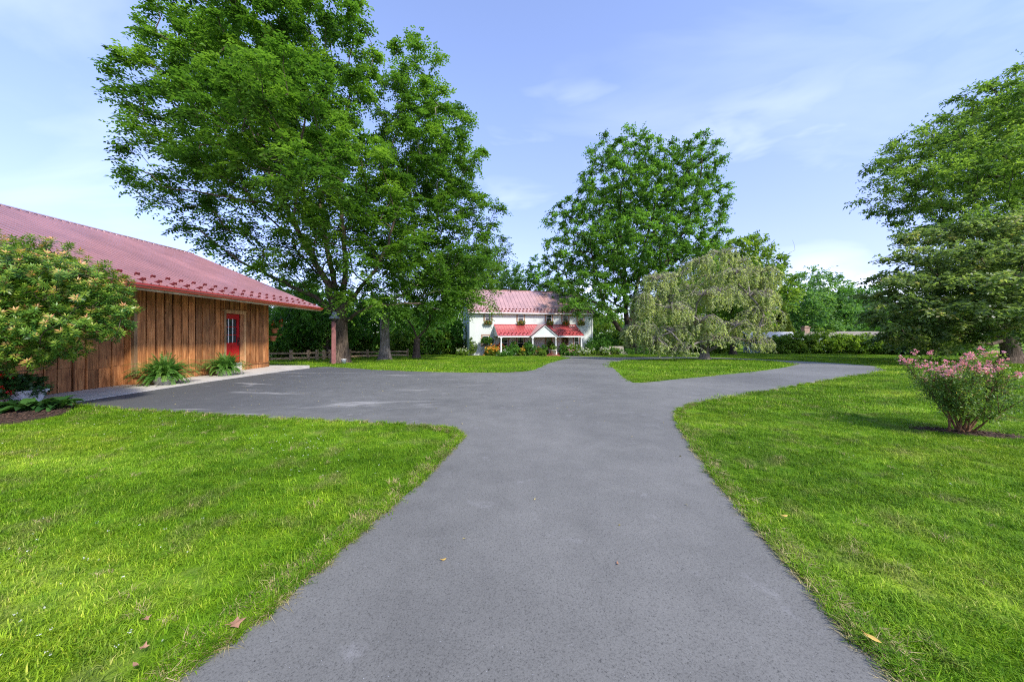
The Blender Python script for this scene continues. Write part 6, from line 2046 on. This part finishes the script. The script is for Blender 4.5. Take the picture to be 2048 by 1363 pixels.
def fern(loc, s, seed, label):
    r = np.random.default_rng(seed)
    root_ = empty('potted_fern', loc, 0, label, 'potted fern', 'ferns in pots along the barn wall')
    k_ = MB(); k_.lathe((0, 0, 0), [(0, 0.0), (0.245, 0.0), (0.275, 0.20), (0.295, 0.205), (0.295, 0.25), (0.26, 0.25), (0.24, 0.2), (0, 0.19)], 24); k_.build('pot', M['pot_white'], root_)
    k_ = MB(); k_.lathe((0, 0, 0), [(0.24, 0.205), (0.0, 0.225)], 16); k_.build('soil', M['soil'], root_)
    P_, D_, N_, L_, T_ = [], [], [], [], []
    A_, B_ = [], []
    for i in range(250):
        a = r.random() * 6.283
        el = r.uniform(0.6, 1.52) if i < 180 else r.uniform(0.15, 0.6)
        ln = s * r.uniform(0.75, 1.15) * (1.0 if el < 1.1 else 0.8) * (1.0 if i < 180 else 0.62)
        hdir = np.array((math.cos(a), math.sin(a), 0))
        p = np.array((0.10 * math.cos(a), 0.10 * math.sin(a), 0.22))
        d = hdir * math.cos(el) + np.array((0, 0, math.sin(el)))
        nseg = 15
        t0 = r.normal(0.5, 0.14)
        for j in range(nseg):
            u = j / nseg
            d = unit((d + np.array((0, 0, -0.125)) * (0.4 + u))[None])[0]
            p2 = p + d * ln / nseg
            A_.append(p); B_.append(p2)
            sd_ = unit(np.cross(d, np.array((0, 0, 1.0)))[None])[0]
            w_ = 0.115 * s * math.sin(min(1, u * 1.25 + 0.18) * math.pi * 0.86 + 0.2) + 0.012
            nrm_ = np.cross(sd_, d)
            for sg in (-1, 1):
                P_.append(p2); D_.append(sd_ * sg * 0.9 + d * 0.45 - np.array((0, 0, 0.15))); N_.append(nrm_); L_.append(w_); T_.append(t0 + 0.25 * u + r.normal(0, 0.06))
            p = p2
    V_, Qv = leaf_quads(np.array(P_), np.array(D_), np.array(N_), np.array(L_), 0.042 * s, 0.04)
    V2, Q2 = tubes(A_, B_, np.full(len(A_), 0.004), np.full(len(A_), 0.003), 3)
    tn_ = np.concatenate([np.repeat(np.clip(T_, 0, 1), 4), np.full(len(V2), 0.6)])
    link_mesh('fronds' if False else 'foliage', np_mesh('foliage', np.concatenate([V_, V2]), np.concatenate([Qv, Q2 + len(V_)]), tn_), M['leaf_fern'], root_)
    return root_


fern((-10.80, 10.95, 0.03), 0.86, 81, 'larger potted fern on the slab, nearest to the projecting wall corner')
fern((-10.86, 13.35, 0.03), 0.80, 82, 'potted fern on the slab in front of the red door')

# white planter of red begonias
PB = np.array((-11.05, 7.86, 0.03))
root = empty('flower_planter', PB, 0, 'long white planter overflowing with red flowers below the big shrub', 'planter')
k = MB()
k.hexa([(-1.0, -0.16, 0.0), (0.30, -0.16, 0.0), (0.30, 0.16, 0.0), (-1.0, 0.16, 0.0), (-1.08, -0.22, 0.26), (0.38, -0.22, 0.26), (0.38, 0.22, 0.26), (-1.08, 0.22, 0.26)])
k.box(-1.10, -0.24, 0.262, 0.40, 0.24, 0.30)
k.build('trough', M['planter_grey'], root)
r_ = np.random.default_rng(91)
C, out, _ = sample_lobes([(-0.4, 0, 0.44, 0.82, 0.34, 0.22), (0.12, -0.05, 0.40, 0.42, 0.36, 0.24)], 120, 0.11, r_, 0.2)
V, Q_, tn = spray_leaves(C, out, np.full(len(C), 0.13), 24, 'simple', 0.085, 0.065, r_)
link_mesh('foliage', np_mesh('foliage', V, Q_, tn), M['leaf_hosta'], root)
sel = C[(out[:, 1] < 0.2)]
pk = sel[r_.choice(len(sel), 26)] + r_.normal(0, 0.05, (26, 3)) + np.array((0.03, -0.12, -0.02))
V, Q_, tn = blossoms(pk, 0.085, 12, r_)
link_mesh('blossom', np_mesh('blossom', V, Q_, tn), M['petal_red'], root)['kind'] = 'stuff'

# hostas along the mulch bed: curved blades, one plant each
hosta_desc = ['rightmost leafy hosta, touching the asphalt corner', 'hosta second from the asphalt corner', 'hosta in the middle of the row below the planter', 'hosta left of the middle one, spreading over mulch', 'hosta nearest the left picture edge']
for i, (x, y, s_) in enumerate(((-9.42, 7.28, 0.95), (-9.78, 7.12, 1.05), (-10.18, 7.10, 1.1), (-10.58, 6.98, 1.05), (-11.0, 6.9, 1.1))):
    r_ = np.random.default_rng(100 + i)
    root = empty('hosta_plant', (x, y, 0.045), 0, hosta_desc[i], 'hosta', 'hostas in a row on the mulch bed')
    s_ *= 1.22
    for j in range(34):
        a = r_.random() * 6.283
        ln = s_ * r_.uniform(0.20, 0.36)
        wd = ln * r_.uniform(0.42, 0.55)
        el = r_.uniform(0.35, 1.15)
        hd = np.array((math.cos(a), math.sin(a), 0)); sd_ = np.array((-math.sin(a), math.cos(a), 0))
        p = hd * r_.uniform(0.02, 0.10) + sd_ * r_.normal(0, 0.03) + (0, 0, r_.uniform(-0.03, 0.03))
        rows = 6
        pts_, Qs = [], []
        for q_ in range(rows):
            u = q_ / (rows - 1)
            e_ = el - 1.35 * u
            w_ = wd / 2 * math.sin(math.pi * min(1, 0.06 + u * 0.94) ** 0.75)
            up_ = np.array((0, 0, 1.0)) * w_ * 0.45
            pts_ += [p - sd_ * w_ + up_, p, p + sd_ * w_ + up_]
            p = p + (hd * math.cos(e_) + np.array((0, 0, math.sin(e_)))) * ln / (rows - 1)
        for q_ in range(rows - 1):
            o_ = q_ * 3
            Qs += [(o_, o_ + 1, o_ + 4, o_ + 3), (o_ + 1, o_ + 2, o_ + 5, o_ + 4)]
        tv = np.clip(r_.normal(0.5, 0.2), 0, 1)
        link_mesh('leaf', np_mesh('leaf', np.array(pts_), np.array(Qs), np.full(len(pts_), tv), True), M['leaf_hosta'], root)

# crepe myrtle: vase of brown stems, small leaves, pink heads
r_ = np.random.default_rng(111)
B0 = np.array((MYR[0], MYR[1], g1(*MYR)))
root = empty('crepe_myrtle', B0, 0, 'vase-shaped shrub with pink flower heads and brown stems on the right lawn', 'shrub')
A, B, ra, rb_, tips = [], [], [], [], []
for i in range(17):
    a = r_.random() * 6.283
    lean_ = r_.uniform(0.15, 1.15)
    ln = r_.uniform(0.80, 1.14) * (1.03 - 0.22 * lean_)
    p = B0 + (r_.normal(0, 0.09), r_.normal(0, 0.035), -0.03)
    d = np.array((math.cos(a) * lean_, math.sin(a) * lean_, 1.0)); d /= np.linalg.norm(d)
    r0 = r_.uniform(0.011, 0.019)
    for j in range(5):
        d2 = unit((d + r_.normal(0, 0.09, 3))[None])[0]
        q_ = p + d2 * ln / 5
        A.append(p); B.append(q_); ra.append(r0 * (1 - j * 0.15)); rb_.append(r0 * (1 - (j + 1) * 0.15))
        if j >= 1:
            for _ in range(1 if j == 1 else 4):
                d3 = unit((d2 * 0.8 + r_.normal(0, 0.55, 3) + np.array((0, 0, 0.15)))[None])[0]
                e_ = q_ + d3 * r_.uniform(0.16, 0.38)
                A.append(q_); B.append(e_); ra.append(0.005); rb_.append(0.003)
                tips.append((q_, e_))
        p = q_
V, Q_ = tubes(A, B, ra, rb_, 6)
link_mesh('stem', np_mesh('stem', V - B0, Q_, smooth=True), M['stem_brown'], root)
tA = np.array([t_[0] for t_ in tips]); tB = np.array([t_[1] for t_ in tips])
nl = 54
u = r_.random((len(tA), nl, 1)) * 1.1
P_ = (tA[:, None] + (tB - tA)[:, None] * u + r_.normal(0, 0.045, (len(tA), nl, 3))).reshape(-1, 3)
dd = np.repeat(unit(tB - tA), nl, 0)
D = unit(dd * 0.5 + r_.normal(size=P_.shape) * 0.7 + (0, 0, -0.1))
tn = np.clip(np.repeat(0.5 + r_.normal(0, 0.12, len(tA)), nl) + r_.normal(0, 0.13, len(P_)), 0, 1)
V, Q_ = leaf_quads(P_, D, unit(np.array([0, 0, 0.9]) + r_.normal(size=P_.shape) * 0.5), 0.042 * r_.uniform(0.7, 1.3, len(P_)), 0.021, 0.08)
link_mesh('crown', np_mesh('crown', V - B0, Q_, np.repeat(tn, 4)), M['leaf_myrtle'], root)
order = np.argsort(-(tB[:, 2] + r_.normal(0, 0.10, len(tB))))[:60]
for i, j in enumerate(order):
    pk = tB[j] + (0, 0, 0.03) + r_.normal(0, 1, (7, 3)) * np.array((0.035, 0.035, 0.025))
    V, Q_, tn = blossoms(pk, 0.034, 9, r_)
    link_mesh('blossom', np_mesh('blossom', V - B0, Q_, np.clip(tn * 0.7 + r_.uniform(0, 0.35), 0, 1)), M['petal_pink'], root)

# ------------------------------------------------------------------ small things on the grass and the drive
r_ = np.random.default_rng(121)
q = np.stack([r_.uniform(-9, 9, 3400), r_.uniform(1.2, 11, 3400)], 1)
dn_ = np.sin(q[:, 0] * 1.7) + np.sin(q[:, 1] * 2.3 + q[:, 0]) + r_.normal(0, 0.8, len(q))
q = q[(dn_ > 1.2) & ~in_poly(q, outer) & (poly_dist(q, outer) > 0.12) & ~((q[:, 0] < -8.7) & (q[:, 1] > 5.6))]
q = q[(q[:, 0] < 0) | (r_.random(len(q)) < 0.12)]
pk = np.stack([q[:, 0], q[:, 1], gz(q[:, 0], q[:, 1]) + r_.uniform(0.045, 0.07, len(q))], 1)
V, Q_, tn = blossoms(pk, 0.011, 7, r_)
tag(link_mesh('clover_flowers', np_mesh('clover_flowers', V, Q_, tn), M['petal_white']), 'tiny white clover heads scattered through the turf', 'clover', None, 'stuff')
q = np.stack([r_.uniform(-9, 12, 9000), r_.uniform(1.2, 16, 9000)], 1)
q = q[in_poly(q, outer) & ~in_poly(q, island)]
q = q[r_.random(len(q)) < np.where(q[:, 0] < -1, 0.16, 0.03)]
P_ = np.stack([q[:, 0], q[:, 1], gz(q[:, 0], q[:, 1]) + 0.018], 1)
D = unit(np.stack([r_.normal(size=len(q)), r_.normal(size=len(q)), 0.1 * np.ones(len(q))], 1))
V, Q_ = leaf_quads(P_, D, unit(np.array([0, 0, 1.0]) + r_.normal(size=P_.shape) * 0.3), r_.uniform(0.02, 0.055, len(q)), r_.uniform(0.008, 0.02, len(q)), 0.2)
tag(link_mesh('leaf_litter', np_mesh('leaf_litter', V, Q_, r_.random(len(q) * 4)), M['dry_blade']), 'sparse dry leaf bits lying on the asphalt', 'leaf litter', None, 'stuff')


def dry_leaf(px, py, s, mat, label, curl=0.3, rot=0.0, maple=True):
    x, y = ground_at(px, py)
    k_ = MB()
    n_ = 11
    vs_, ct = [], (0, 0, 0.004)
    prof_ = [1.0, 0.5, 0.85, 0.45, 0.6, 0.25, 0.6, 0.45, 0.85, 0.5] if maple else [1.0, 0.62, 0.48, 0.42, 0.5, 0.75, 0.5, 0.42, 0.48, 0.62]
    for i, q_ in enumerate(prof_):
        a = 2 * math.pi * i / len(prof_)
        vs_.append((s * q_ * math.cos(a), s * q_ * math.sin(a) * (1 if maple else 0.7), 0.004 + curl * s * (q_ ** 2) * (0.5 + 0.5 * math.sin(2 * a + rot))))
    vs_.append(ct)
    m_ = len(prof_)
    k_.add(vs_, [(i, (i + 1) % m_, m_) for i in range(m_)])
    k_.tube([(-s * 0.2, 0, 0.006), (-s * 0.9, 0.1 * s, 0.012)], 0.0016, 4)
    o = k_.build('fallen_leaf', M[mat])
    onasph = in_poly(np.array([[x, y]]), outer)[0]
    o.location = (x, y, g1(x, y) + (0.016 if onasph else 0.055))
    o.rotation_euler = (0.1, 0.1, rot)
    return tag(o, label, 'leaf')


dry_leaf(470, 1268, 0.048, 'dry_leaf', 'large orange-brown lobed leaf at the left verge of the asphalt', 0.35, 0.7)
dry_leaf(287, 1318, 0.026, 'dry_leaf', 'small pale brown leaf in the grass near the bottom left', 0.6, 2.0)
dry_leaf(292, 1258, 0.022, 'dry_leaf', 'curled brown leaf in the left grass above the smaller one', 0.7, 1.0)
dry_leaf(272, 1355, 0.026, 'dry_leaf', 'round brown leaf at the bottom edge of the left lawn', 0.5, 2.8, False)
dry_leaf(1741, 1296, 0.040, 'dry_leaf_yellow', 'long yellow leaf lying along the right verge of the asphalt', 0.3, -0.9, False)
dry_leaf(1568, 1045, 0.036, 'dry_leaf_yellow', 'yellow leaf on the right lawn near the asphalt', 0.4, 0.2, False)
dry_leaf(886, 1124, 0.024, 'dry_leaf_yellow', 'small pale leaf in the middle of the drive, left of centre', 0.4, 0.5, False)
dry_leaf(1235, 1132, 0.022, 'dry_leaf', 'tiny brown leaf in the middle of the drive, right of centre', 0.4, 1.4, False)
